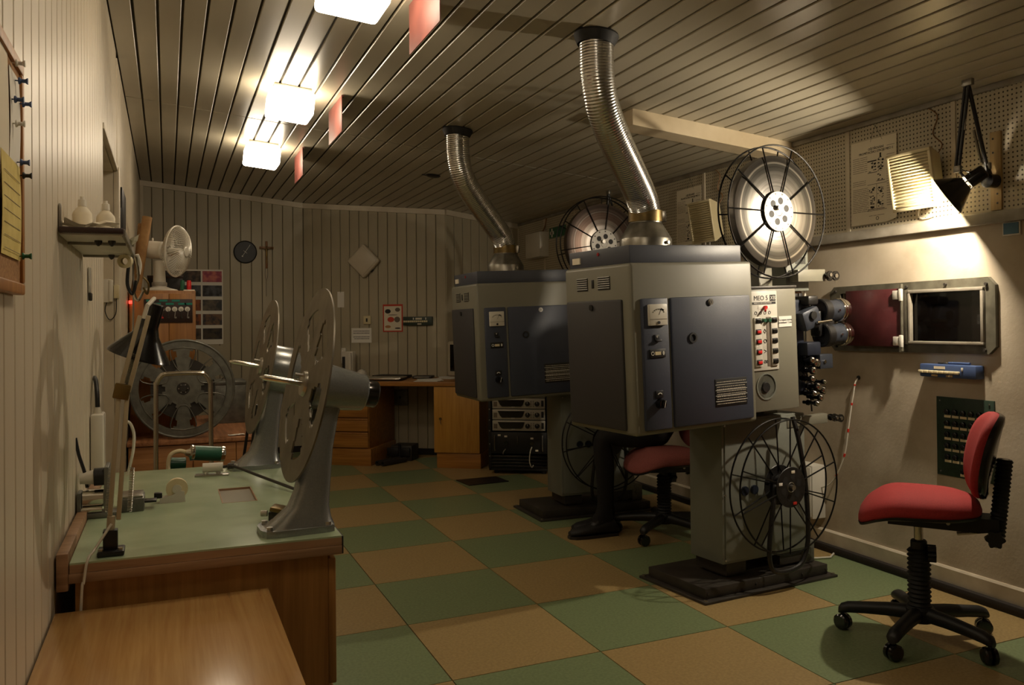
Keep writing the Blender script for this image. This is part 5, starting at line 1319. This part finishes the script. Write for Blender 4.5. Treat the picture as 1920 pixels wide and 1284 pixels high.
# black plate on the floor
tag(MB().add([], []).prism([(2.135, 6.458), (2.485, 6.475), (2.501, 6.235), (2.158, 6.205)], .006, Matrix.Translation((0, 0, .0005))).build('floor_plate', 'hatch_black', smooth=0), 'flat black plate lying on the floor before the rack', 'floor plate')

# ================================================================ CHAIRS
def bellows(mb, p0, p1, r, k):
    p0, p1 = Vector(p0), Vector(p1); L = (p1-p0).length; prof = []
    for i in range(k):
        prof += [(r*.82, L*i/k), (r, L*(i+.5)/k)]
    prof += [(r*.82, L)]
    mb.lathe(prof, p0, p1-p0, 24)
def pad(mb, outline, prof):
    """cushion from an outline (list of unit xy) and levels (scale, height offset function)"""
    rings = []
    for s, zf in prof: rings.append([(x*s, y*s, zf(x*s, y*s)) for x, y in outline])
    mb.loft(rings)
def make_chair(label, loc, rotz, fabric, arm_phase, group, drop=0):
    t = thing('swivel_chair', label, 'chair', loc, rotz, group)
    # five star base
    hub = MB(); hub.lathe([(.0, .075), (.05, .075), (.055, .085), (.055, .125), (.045, .135), (0, .135)], n=24); hub.build('hub', 'black_plastic', t, True)
    for i in range(5):
        a = R(arm_phase+72*i); d = Vector((math.cos(a), math.sin(a), 0)); s = Vector((-d.y, d.x, 0))
        rings = []
        for r, z, w, h in ((.03, .106, .03, .03), (.12, .104, .027, .027), (.2, .098, .025, .024), (.262, .092, .026, .023), (.288, .084, .024, .02), (.298, .076, .015, .012)):
            c = d*r+Vector((0, 0, z)); rings.append([c+s*(w*math.cos(q))*1.0+Vector((0, 0, h*math.sin(q))) for q in [2*PI*j/12 for j in range(12)]])
        ar = MB().loft(rings).build('leg', 'black_plastic', t, True, smooth=50)
        wc = d*.282+s*.0
        wa = Vector((math.cos(a+R(60)), math.sin(a+R(60)), 0))
        cs = MB(); 
        for q in (-1, 1): cs.lathe([(0, 0), (.024, 0), (.031, .003), (.031, .016), (.025, .021), (0, .021)], wc+Vector((0, 0, .0315))+wa*(.003*q if q > 0 else -.003), wa*q, 20)
        cs.cyl(wc+Vector((0, 0, .04)), wc+Vector((0, 0, .08)), .007, n=10)
        cs.build('caster', 'black_gloss', t, True)
    b = MB(); bellows(b, (0, 0, .13), (0, 0, .355), .044, 13); b.build('column_bellows', 'rubber', t, True)
    MB().lathe([(.03, .35), (.03, .385), (.026, .39), (0, .39)], n=20).build('column_collar', 'black_plastic', t, True)
    MB().cyl((0, 0, .37), (0, 0, .49), .017, n=18).build('gas_lift', 'chrome', t, True)
    b = MB(); 
    k6 = [(.03*(1+.16*math.cos(6*q))*math.cos(q), .03*(1+.16*math.cos(6*q))*math.sin(q)) for q in [2*PI*j/36 for j in range(36)]]
    b.prism(k6, .03, plane_m((.03, -.02, .345), (0, 1, 0), (0, 0, 1))); b.build('height_knob', 'black_plastic', t, True)
    # seat
    ol = []
    for j in range(48):
        q = 2*PI*j/48; c_, s_ = math.cos(q), math.sin(q)
        x = .218*math.copysign(abs(c_)**.75, c_); y = .215*math.copysign(abs(s_)**.7, s_)*(1-.1*(x/.228))
        ol.append((x, y))
    def droop(x): return -.062*max(0, (-x-.06)/.158)**2
    top = lambda h: (lambda x, y: .512+h+droop(x)+.0*y)
    b = MB(); pad(b, ol, [(.9, top(-.012)), (.985, top(-.006)), (1.0, top(.004))]); b.build('seat_shell', 'black_plastic', t, True, smooth=60)
    b = MB(); pad(b, ol, [(.98, top(.003)), (1.0, top(.012)), (1.0, top(.022)), (.975, top(.04)), (.9, top(.056)), (.72, top(.07)), (.42, top(.078)), (.05, top(.08))]); b.build('seat_cushion', fabric, t, True, smooth=60)
    # under-seat plate
    b = MB(); b.loft([[(-.11, y, .455), (.2, y, .445), (.27, y, .455), (.27, y, .5), (-.11, y, .505)] for y in (-.06, .06)]); b.build('mechanism', 'black_metal', t, True, smooth=0)
    for x in (-.09, .1): MB().cyl((x, -.06, .475), (x, -.066, .475), .007, n=12).build('bolt', 'steel', t, True)
    MB().box((.2, -.03, .445), (.14, .04, .008), .002, (0, R(-10), 0)).build('tilt_lever', 'steel', t, True)
    # back post and rest
    MB().cyl((.262, 0, .385), (.3, 0, .72), .011, n=14).build('back_post', 'steel', t, True)
    b = MB(); bellows(b, (.266, 0, .41), (.298, 0, .72), .03, 20); b.build('back_bellows', 'rubber', t, True)
    b = MB(); b.prism(k6, .03, plane_m((.255, -.05, .43), (1, 0, 0), (0, 0, 1))); b.cyl((.255, -.05, .43), (.266, 0, .43), .01, n=10); b.build('back_knob', 'black_plastic', t, True)
    bo = []
    for j in range(40):
        q = 2*PI*j/40; c_, s_ = math.cos(q), math.sin(q)
        bo.append((.178*math.copysign(abs(c_)**.7, c_), .165*math.copysign(abs(s_)**.75, s_)))
    bm_ = Matrix.Translation((.235, 0, .735)) @ Matrix.Rotation(R(12), 4, 'Y') @ Matrix(((0, 0, -1, 0), (1, 0, 0, 0), (0, 1, 0, 0), (0, 0, 0, 1)))
    bow_ = lambda h: (lambda x, y: h+1.1*x*x-.3*y*y)
    b = MB(bm_); pad(b, bo, [(.85, bow_(-.03)), (.97, bow_(-.024)), (1.0, bow_(-.014)), (1.0, bow_(-.004))]); b.build('back_shell', 'black_gloss', t, True, smooth=60)
    b = MB(bm_); pad(b, bo, [(.985, bow_(-.005)), (1.0, bow_(.004)), (.985, bow_(.016)), (.93, bow_(.026)), (.75, bow_(.034)), (.4, bow_(.037)), (.05, bow_(.037))]); b.build('back_cushion', fabric, t, True, smooth=60)
    if drop:                                                  # gas lift pushed in
        for c_ in t.children:
            if c_.name.split('.')[0] in ('seat_shell', 'seat_cushion', 'mechanism', 'bolt', 'tilt_lever', 'back_post', 'back_bellows', 'back_knob', 'back_shell', 'back_cushion'): c_.location.z -= drop
            if c_.name.split('.')[0] == 'gas_lift': c_.location.z -= drop
    return t
make_chair('bright red swivel chair alone at the right by the plaster wall', (2.722, 2.478, 0), R(-46), 'red_fabric', 178, 'swivel chairs')
make_chair('red swivel chair with shade put into its fabric colour, under the seated person', (2.70, 4.28, 0), R(-8), 'shaded_red_fabric', 150, 'swivel chairs', .075)

# ================================================================ THE SEATED PERSON
def make_person(label, seat, rotz):
    """skin-modifier figure; local frame: faces -x, y to its left/right, z up, origin on the floor under the hips"""
    J = {}; E = []
    def j(n_, p, r, par=None):
        if not any(k_ in n_ for k_ in ('knee', 'calf', 'ankle', 'heel', 'ball', 'toe')): p = (p[0], p[1], p[2]-.075)
        J[n_] = (len(J), Vector(p), r)
        if par: E.append((J[par][0], J[n_][0]))
    j('pelvis', (.02, 0, .675), (.13, .105)); j('belly', (.035, 0, .78), (.125, .1), 'pelvis'); j('chest', (.03, 0, .96), (.145, .11), 'belly'); j('shoulder', (.02, 0, 1.08), (.1, .075), 'chest')
    j('neck', (.0, 0, 1.15), (.05, .05), 'shoulder'); j('skull0', (-.02, 0, 1.21), (.062, .07), 'neck'); j('skull1', (-.025, 0, 1.29), (.074, .088), 'skull0'); j('skull2', (-.015, 0, 1.36), (.05, .06), 'skull1')
    for s, kx, fx in ((1, -.335, -.30), (-1, -.40, -.375)):
        n_ = 'L' if s > 0 else 'R'
        j(n_+'hip', (-.02, .09*s, .668), (.09, .088), 'pelvis'); j(n_+'thigh', (-.2, .08*s, .655), (.078, .08), n_+'hip'); j(n_+'knee', (kx, .065*s, .58), (.06, .06), n_+'thigh')
        j(n_+'calf', ((kx*.6+fx*.4)+.015, .065*s, .4), (.055, .056), n_+'knee'); j(n_+'ankle', (fx, .065*s, .1), (.038, .04), n_+'calf')
        j(n_+'heel', (fx+.03, .065*s, .05), (.036, .036), n_+'ankle'); j(n_+'ball', (fx-.11, .07*s, .035), (.042, .03), n_+'ankle'); j(n_+'toe', (fx-.18, .07*s, .03), (.034, .022), n_+'ball')
        j(n_+'shl', (.02, .17*s, 1.06), (.058, .058), 'shoulder'); j(n_+'elbow', (.05, .25*s, .84), (.042, .042), n_+'shl'); j(n_+'wrist', (-.1, .17*s, .785), (.028, .026), n_+'elbow'); j(n_+'palm', (-.16, .15*s, .775), (.034, .018), n_+'wrist')
        for q, (dy, l_) in enumerate(((-.028, .062), (-.01, .072), (.008, .068), (.025, .055))):
            j('%sf%d' % (n_, q), (-.2, (.15+dy)*s, .772), (.0085, .0085), n_+'palm'); j('%sg%d' % (n_, q), (-.2-l_*.6, (.15+dy*1.1)*s, .765), (.008, .008), '%sf%d' % (n_, q)); j('%sh%d' % (n_, q), (-.2-l_, (.15+dy*1.1)*s, .755), (.0065, .0065), '%sg%d' % (n_, q))
        j(n_+'th', (-.155, (.15-.04)*s, .772), (.011, .011), n_+'palm'); j(n_+'th2', (-.19, (.15-.058)*s, .765), (.0085, .0085), n_+'th')
    me = bpy.data.meshes.new('person_skeleton'); me.from_pydata([tuple(v[1]) for v in J.values()], E, [])
    ob = bpy.data.objects.new('person_tmp', me); COL.objects.link(ob)
    sk = ob.modifiers.new('skin', 'SKIN'); sk.use_smooth_shade = True
    for v, (_, _, r) in zip(me.skin_vertices[0].data, J.values()): v.radius = r; v.use_root = False
    me.skin_vertices[0].data[0].use_root = True
    ss = ob.modifiers.new('sub', 'SUBSURF'); ss.levels = 2; ss.render_levels = 2
    dg = bpy.context.evaluated_depsgraph_get(); full = bpy.data.meshes.new_from_object(ob.evaluated_get(dg)); bpy.data.objects.remove(ob)
    t = thing('person', label, 'person', seat, rotz)
    body = bpy.data.objects.new('body', full); COL.objects.link(body); body.parent = t
    full.materials.clear()
    for m_ in ('dark_cloth', 'skin', 'hair', 'black_plastic'): full.materials.append(MATS[m_])
    for p in full.polygons:
        c = p.center; p.use_smooth = True
        if c.z > 1.08: p.material_index = 2 if (c.z > 1.26 or c.x > .005 or (c.z > 1.225 and abs(c.y) > .055)) else 1
        elif c.x < -.12 and abs(c.y) > .075 and c.z > .668: p.material_index = 1
        elif c.z < .085: p.material_index = 3
    WM[body] = WM[t]
    # face
    for s in (-1, 1):
        MB().ball((-.102, .03*s, 1.21), (.007, .011, .007), 10, 8).build('eye', 'paper_white', body, True)
        MB().ball((-.02, .078*s, 1.2), (.014, .008, .026), 10, 8).build('ear', 'skin', body, True)
    MB().loft([[(-.1, -.006, 1.215), (-.1, .006, 1.215), (-.106, 0, 1.215)], [(-.096, -.014, 1.175), (-.096, .014, 1.175), (-.122, 0, 1.177)]]).build('nose', 'skin', body, True)
    MB().ball((-.09, 0, 1.15), (.008, .022, .005), 10, 6).build('mouth', 'shaded_red_fabric', body, True)
    # shoes
    for s, fx in ((1, -.30), (-1, -.375)):
        rings = []
        for f, w_, h in ((.075, .03, .05), (.06, .04, .075), (.0, .043, .095), (-.06, .045, .075), (-.13, .05, .055), (-.19, .044, .045), (-.225, .025, .03)):
            rings.append([(fx+f, .068*s+w_*math.cos(q), .012+max(0, h*.5+h*.5*math.sin(q))) for q in [2*PI*k_/16 for k_ in range(16)]])
        sh_ = MB().loft(rings).build('shoe', 'rubber', body, True, smooth=60)
        so = [(fx+.082, .0), (fx+.07, .036), (fx, .042), (fx-.13, .052), (fx-.2, .044), (fx-.232, .018), (fx-.232, -.018), (fx-.2, -.044), (fx-.13, -.052), (fx, -.042), (fx+.07, -.036)]
        MB().prism([(x, y+.068*s) for x, y in so], .016).build('sole', 'iron_base', sh_, True)
        for q in range(2):
            MB().tube([(fx-.05-.03*q, .068*s-.034, .06-.008*q), (fx-.03-.03*q, .068*s, .092-.01*q), (fx-.05-.03*q, .068*s+.034, .06-.008*q)], .004, 6).build('stripe', 'rail', sh_, True)
    return t
make_person('seated person in black trousers and dark shoes, mostly hidden by the projector', (2.76, 4.46, 0), R(-4))

# ================================================================ RIGHT WALL
XP = XR-.014
def make_poster(label, y0, zofs=0):
    t = thing('machine_poster', label, 'poster', (XP, y0, 1.74))
    f = plane_m((XP-.012, y0+.148, 1.74), (0, -1, 0), (.014, 0, 1))      # x runs to the viewer's right, z out of the wall
    W_, H_ = .296, .43
    MB().prism([(0, 0), (.23, 0), (.285, .012), (W_, .02), (W_, H_), (0, H_)], .0012, f).build('sheet', 'paper', t, smooth=0)
    g = f @ Matrix.Translation((0, 0, .0014))
    text('heading', 'OŠETŘOVÁNÍ\nPROMÍTACÍHO STROJE MEO 5', .0165, 'ink', t, g @ Matrix.Translation((.165, .372, 0)))
    b = MB()
    rows = [(.012, .11, .345-.0105*i) for i in range(8)]+[(.012, .1, .225-.01*i) for i in range(3)]+[(.012, .12, .185-.009*i) for i in range(14)]
    rows += [(.235, .285, .335-.012*i) for i in range(22)]+[(.12, .22, .04), (.235, .285, .38)]
    print_lines(b, g, .25, rows, 11, .0022, (.08, .3)); b.build('small_print', 'ink_soft', t, smooth=0)['kind'] = 'stuff'
    rd = random.Random(4)
    def machine(x, y, w, h, sd):
        b = MB(); r2 = random.Random(sd)
        for q in range(int(34*h/.1)):
            a = x+r2.random()*w*.85; c = y+r2.random()*h*.95; l = r2.uniform(.004, .014); k_ = r2.uniform(.002, .007)
            b.add([(a, c, .0003), (min(a+l, x+w), c, .0003), (min(a+l, x+w), c+k_, .0003), (a, c+k_, .0003)], [[0, 1, 2, 3]], g)
        b.add([(x-.006, y-.004, .0003), (x+w+.006, y-.004, .0003), (x+w+.006, y-.001, .0003), (x-.006, y-.001, .0003)], [[0, 1, 2, 3]], g)
        b.build('machine_drawing', 'ink', t, smooth=0)['kind'] = 'stuff'
    machine(.175, .215, .042, .125, 1); machine(.118, .262, .05, .05, 2); machine(.12, .075, .04, .11, 3); machine(.175, .075, .04, .11, 5)
    b = MB()
    for x0, x1, y, h in ((.11, .17, .315, .006), (.11, .235, .198, .002), (.11, .235, .065, .002), (.17, .172, .068, .13), (.19, .2, .33, .022)): b.add([(x0, y, .0003), (x1, y, .0003), (x1, y+h, .0003), (x0, y+h, .0003)], [[0, 1, 2, 3]], g)
    b.build('drawing_frame', 'ink', t, smooth=0)
    MB(g).ring((.175, .025, .0), .008, .0013, (0, 0, 1), 18, 5).build('emblem', 'ink', t)
    a1, a2, tp_ = g @ Vector((.13, H_-.012, 0)), g @ Vector((.205, H_-.012, 0)), Vector((XP-.003, y0-.01, 2.235))
    MB().tube([a1, tp_.lerp(a1, .5)+Vector((0, .004, 0)), tp_, tp_.lerp(a2, .5), a2], .0008, 5).build('string', 'iron_base', t)
    MB().cyl(tp_, tp_-Vector((.006, 0, 0)), .003, n=8).build('nail', 'steel', t)
    return t
make_poster('paper wall chart of the projector hanging beside the louvred speaker', 3.268)
make_poster('paper wall chart of the projector seen behind the front duct', 4.905)
def make_louver(label, y, cable=True):
    t = thing('louvre_speaker', label, 'speaker', (XP, y, 1.77), group='louvred wall speakers')
    m = Matrix.Translation((XP-.075, y, 1.905)) @ Matrix.Rotation(R(9), 4, 'Y')     # top leans into the room
    m = Matrix.Translation((XP-.072, y, 1.905)) @ Matrix.Rotation(R(-9), 4, 'Y')
    b = MB(m); b.loft([[(-.045, -.125, -.135), (-.045, .125, -.135), (-.045, .125, .135), (-.045, -.125, .135)], [(.045, -.09, -.1), (.045, .09, -.1), (.045, .09, .1), (.045, -.09, .1)]]); b.build('case', 'yellowed_plastic', t, smooth=0)
    b = MB(m)
    for a in ((-.125, .125, .12, .135), (-.125, .125, -.135, -.12), (-.125, -.11, -.12, .12), (.11, .125, -.12, .12)): b.bx(-.056, -.044, a[0], a[1], a[2], a[3], .002)
    b.build('front_frame', 'yellowed_plastic', t)
    for i in range(17):
        z = -.113+i*.0141
        b = MB(m); b.box((-.05, 0, z), (.012, .222, .0075), .003, (0, R(-25), 0)); b.build('slat', 'yellowed_plastic', t)
    MB().bx(XP-.03, XP, y-.05, y+.05, 1.82, 2.0, .003).build('wall_mount', 'iron_base', t)
    MB().tube(smooth_path([(XP-.03, y-.05, 2.0), (XP-.004, y-.07, 2.06), (XP-.004, y-.02, 2.12), (XP-.004, y-.045, 2.2), (XP-.004, y+.02, 2.255)], 6), .0025, 6).build('cable', 'wood_cross', t)
    MB().tube(smooth_path([(XP-.02, y+.05, 1.775), (XP-.012, y+.06, 1.745), (XP-.012, y+.03, 1.728), (XP-.012, y-.03, 1.735)], 6), .0035, 6).build('cable', 'white_plastic', t)
make_louver('cream louvred speaker glaring in the work lamp light', 2.93)
make_louver('cream louvred speaker half hidden by the big front reel', 4.60)

# work lamps on folding arms
def make_work_lamp(label, y, on, ax, group='black work lamps on the right wall'):
    dy = y-2.6
    t = thing('work_lamp', label, 'lamp', (XP, y, 1.86), group=group)
    O_ = Vector((0, dy, 0))
    Bk = Vector((XP-.045, 2.585, 1.865))+O_; El = Vector((3.175, 2.60, 2.262))+O_; Hj = Vector((3.17, 2.652, 1.9))+O_
    MB().cyl(Bk+Vector((.03, 0, -.02)), Bk+Vector((-.02, 0, -.02)), .03, n=20).build('wall_bracket', 'black_gloss', t)
    K = Vector((XP-.045, 2.60, 1.91))+O_
    MB().tube([Bk, K], .012, 10).build('pivot', 'black_gloss', t)
    MB().box((K+El)*.0+K, (.014, .04, .03), .004).build('joint_plate', 'galvanised', t)
    MB().tube([K, El], .0085, 10).build('lower_arm', 'black_metal', t)
    MB().tube([K+Vector((-.004, .022, .02)), K.lerp(El, .45)+Vector((-.002, .02, 0))], .006, 8).build('spring_tube', 'galvanised', t)
    MB().box(El, (.02, .05, .03), .004).build('elbow_joint', 'galvanised', t)
    for q in (-.006, .012): MB().tube([El+Vector((0, q, 0)), Hj+Vector((0, q, 0))], .0065, 10).build('upper_arm', 'black_metal', t)
    MB().tube([El+Vector((.0, .004, -.02)), El.lerp(Hj, .55)+Vector((.0, -.012, 0))], .004, 8).build('spring_tube', 'galvanised', t)
    MB().box(Hj, (.016, .035, .03), .004).build('head_joint', 'galvanised', t)
    a = Vector(ax).normalized()
    rim = Vector((3.15, 2.69, 1.787))+O_; nk = rim-a*.092
    MB().tube([Hj, (Hj+nk)*.5+Vector((0, 0, .004)), nk+Vector((0, 0, .01))], .006, 8).build('head_stem', 'black_metal', t)
    b = MB(); b.lathe([(.03, .002), (.04, .012), (.09, .086), (.094, .092), (.0925, .093), (.088, .087), (.038, .0135), (.029, .004)], nk, a, 40, cap=False); b.f.append
    sh_ = b.build('shade', 'black_gloss', t)
    b = MB(); b.lathe([(.0375, .0139), (.0872, .0872)], nk, a, 40, cap=False); b.build('shade_lining', 'shade_inside', sh_)
    b = MB(); b.lathe([(0, -.085), (.024, -.085), (.03, -.08), (.031, -.075), (.031, -.008), (.026, -.006), (0, -.006)], nk, a, 28); b.build('socket', 'black_gloss', t)
    for q in range(3):
        an = 2*PI*q/3; p_, q_, _ = frame(a); o_ = p_*math.cos(an)+q_*math.sin(an)
        MB().tube([nk+o_*.028-a*.01, nk+o_*.033+a*.006], .003, 6).build('shade_lug', 'black_metal', t)
    MB().ball(nk+a*.072, .02, 16, 10).build('bulb', 'bulb_on' if on else 'white_plastic', t)
    MB().cyl(nk-a*.006, nk+a*.045, .014, n=14).build('bulb_neck', 'white_plastic', t)
    MB().tube(smooth_path([Hj+Vector((0, -.01, .0)), Hj+Vector((.01, -.05, -.02)), nk-a*.05+Vector((0, 0, .03))], 5), .003, 6).build('cable', 'black_plastic', t)
make_work_lamp('lit black work lamp on a folding arm at the upper right', 2.6, True, (-.45, .70, -.55))
make_work_lamp('unlit black work lamp on a folding arm above the rear reel', 5.78, False, (-.5, .5, -.6))
t = thing('mounting_plank', 'upright wooden plank with screw holes behind the work lamp', 'plank', (XP, 2.585, 1.725))
MB().bx(XP-.011, XP, 2.56, 2.612, 1.72, 2.06, .002).build('board', 'wood_light', t)
for z in (1.75, 1.79, 1.97, 2.03): MB().cyl((XP-.0125, 2.585+(.01 if z > 1.8 else -.008), z), (XP-.0135, 2.585+(.01 if z > 1.8 else -.008), z), .0045, n=10).build('screw_hole', 'iron_base', t)
t = thing('blue_plate', 'small blue square cover plate under the grey ledge at the right', 'plate', (XR, 2.53, 1.61))
MB().bx(XR-.012, XR, 2.486, 2.568, 1.606, 1.664, .002).build('back_plate', 'white_paint', t)
MB().bx(XR-.015, XR-.012, 2.491, 2.561, 1.612, 1.66, .001).build('cover', 'blue_plate', t)
# blue button box and the brush on it
t = thing('button_box', 'blue wall box with a row of ivory buttons below the port', 'control box', (XR, 2.82, .98))
MB().bx(XR-.055, XR, 2.672, 2.972, .985, 1.045, .006).build('case', 'blue_box', t)
for i in range(8): MB().bx(XR-.068, XR-.054, 2.945-i*.0275, 2.969-i*.0275, 1.003, 1.016, .002).build('button', 'tape_cream', t)
MB().bx(XR-.0565, XR-.055, 2.83, 2.89, 1.024, 1.036).build('label_plate', 'paper', t)
for y in (2.79, 2.87): MB().bx(XR-.0565, XR-.055, y, y+.035, .989, .998).build('paper_tag', 'wood_light', t)
MB().bx(XR-.06, XR-.055, 2.735, 2.743, 1.018, 1.034, .001).build('indicator', 'paper', t)
t = thing('paint_brush', 'paint brush with blue handle lying on the blue wall box', 'brush', (XR-.03, 2.81, 1.045))
MB().tube([(XR-.03, 2.72, 1.052), (XR-.03, 2.77, 1.0525), (XR-.03, 2.83, 1.0515)], .0055, 10).build('handle', 'blue_box', t)
MB().box((XR-.03, 2.842, 1.051), (.02, .025, .009), .002).build('ferrule', 'steel', t)
MB().box((XR-.03, 2.867, 1.0505), (.022, .03, .008), .002).build('bristles', 'iron_base', t)
# green knob panel
t = thing('knob_panel', 'dark green panel of knobs and labels on the plaster wall', 'control panel', (XR, 2.77, .53))
MB().bx(XR-.008, XR, 2.623, 2.921, .53, .893, .001).build('plate', 'green_panel', t)
for r_ in range(5):
    for c_ in range(5):
        y = 2.86-c_*.042; z = .826-r_*.0515
        MB().lathe([(.0125, 0), (.012, .012), (.008, .014), (0, .014)], (XR-.008, y, z), (-1, 0, 0), 14).build('knob', 'black_gloss', t)
        MB().bx(XR-.0105, XR-.008, y-.017, y+.017, z-.027, z-.016).build('label_strip', 'tape_cream', t, smooth=0)
MB().lathe([(.0125, 0), (.012, .012), (0, .014)], (XR-.008, 2.776, .562), (-1, 0, 0), 14).build('knob', 'black_gloss', t)
MB().bx(XR-.0105, XR-.008, 2.755, 2.795, .538, .549).build('label_strip', 'tape_cream', t, smooth=0)
for y, z in ((2.9, .875), (2.645, .875), (2.9, .548), (2.645, .548)): MB().cyl((XR-.008, y, z), (XR-.011, y, z), .004, n=8).build('screw', 'steel', t)
# cable with red bands
t = thing('banded_cable', 'pale cable with red bands coming out of the plaster wall', 'cable', (XR, 3.45, .35))
pth = smooth_path([(XR, 3.408, .952), (XR-.012, 3.42, .925), (XR-.012, 3.432, .87), (XR-.012, 3.448, .804), (XR-.014, 3.47, .68), (XR-.014, 3.498, .545), (XR-.02, 3.55, .43), (XR-.025, 3.62, .355), (XR-.03, 3.74, .33), (XR-.035, 3.86, .38), (XR-.035, 3.92, .5), (XR-.03, 3.95, .62)], 6)
MB().tube(pth, .0036, 8).build('cord', 'white_plastic', t)
for i in (7, 17, 24, 30, 36, 46, 54): MB().tube([pth[i], pth[i].lerp(pth[i+1], .8)], .0055, 8).build('red_band', 'red_tape', t)
MB().lathe([(.012, 0), (.011, .004), (.004, .005)], (XR, 3.408, .952), (-1, 0, 0), 12).build('wall_hole', 'black_plastic', t)
t = thing('wall_cabinet', 'white painted box on the wall behind the empty reel', 'wall box', (XR, 3.8, .16))
MB().bx(XR-.09, XR, 3.66, 3.93, .17, .46, .004).build('body', 'white_paint', t)
MB().bx(XR-.096, XR-.089, 3.67, 3.92, .18, .45, .003).build('door', 'white_paint', t)
t = thing('emergency_light', 'pale box on the perforated wall near the far corner', 'wall box', (XP, 7.4, 1.9))
MB().bx(XP-.095, XP, 7.22, 7.56, 1.88, 2.115, .006).build('case', 'white_plastic', t)
MB().tube(smooth_path([(XP-.03, 7.3, 2.115), (XP-.004, 7.29, 2.18), (XP-.004, 7.26, 2.25)], 5), .006, 6).build('cable', 'wood_cross', t)
t = thing('rescue_sign', 'green first aid sign on the perforated wall by the far reel', 'sign', (XP, 7.05, 2.05))
MB().bx(XP-.004, XP-.0005, 6.85, 7.2, 2.045, 2.14).build('plate', 'sign_green', t)
MB().bx(XP-.0055, XP-.004, 7.1, 7.18, 2.078, 2.108).bx(XP-.0055, XP-.004, 7.127, 7.153, 2.054, 2.132).build('cross', 'paper_white', t)
b = MB(); b.tube([(XR-.05, 3.55, .008), (XR-.12, 3.5, .008), (XR-.2, 3.52, .008), (XR-.3, 3.6, .008), (XR-.36, 3.7, .01)], .005, 6)
tag(b.build('floor_cable', 'white_plastic'), 'white cable on the floor by the front projector base', 'cable')
b = MB(); b.tube(smooth_path([(XP-.004, 3.86, 2.262), (XP-.006, 3.9, 2.22), (XP-.006, 4.02, 2.17), (XP-.006, 4.1, 2.13)], 5), .003, 6)
tag(b.build('wall_wire', 'wood_cross'), 'thin brown wire by the end of the ceiling beam', 'wire')
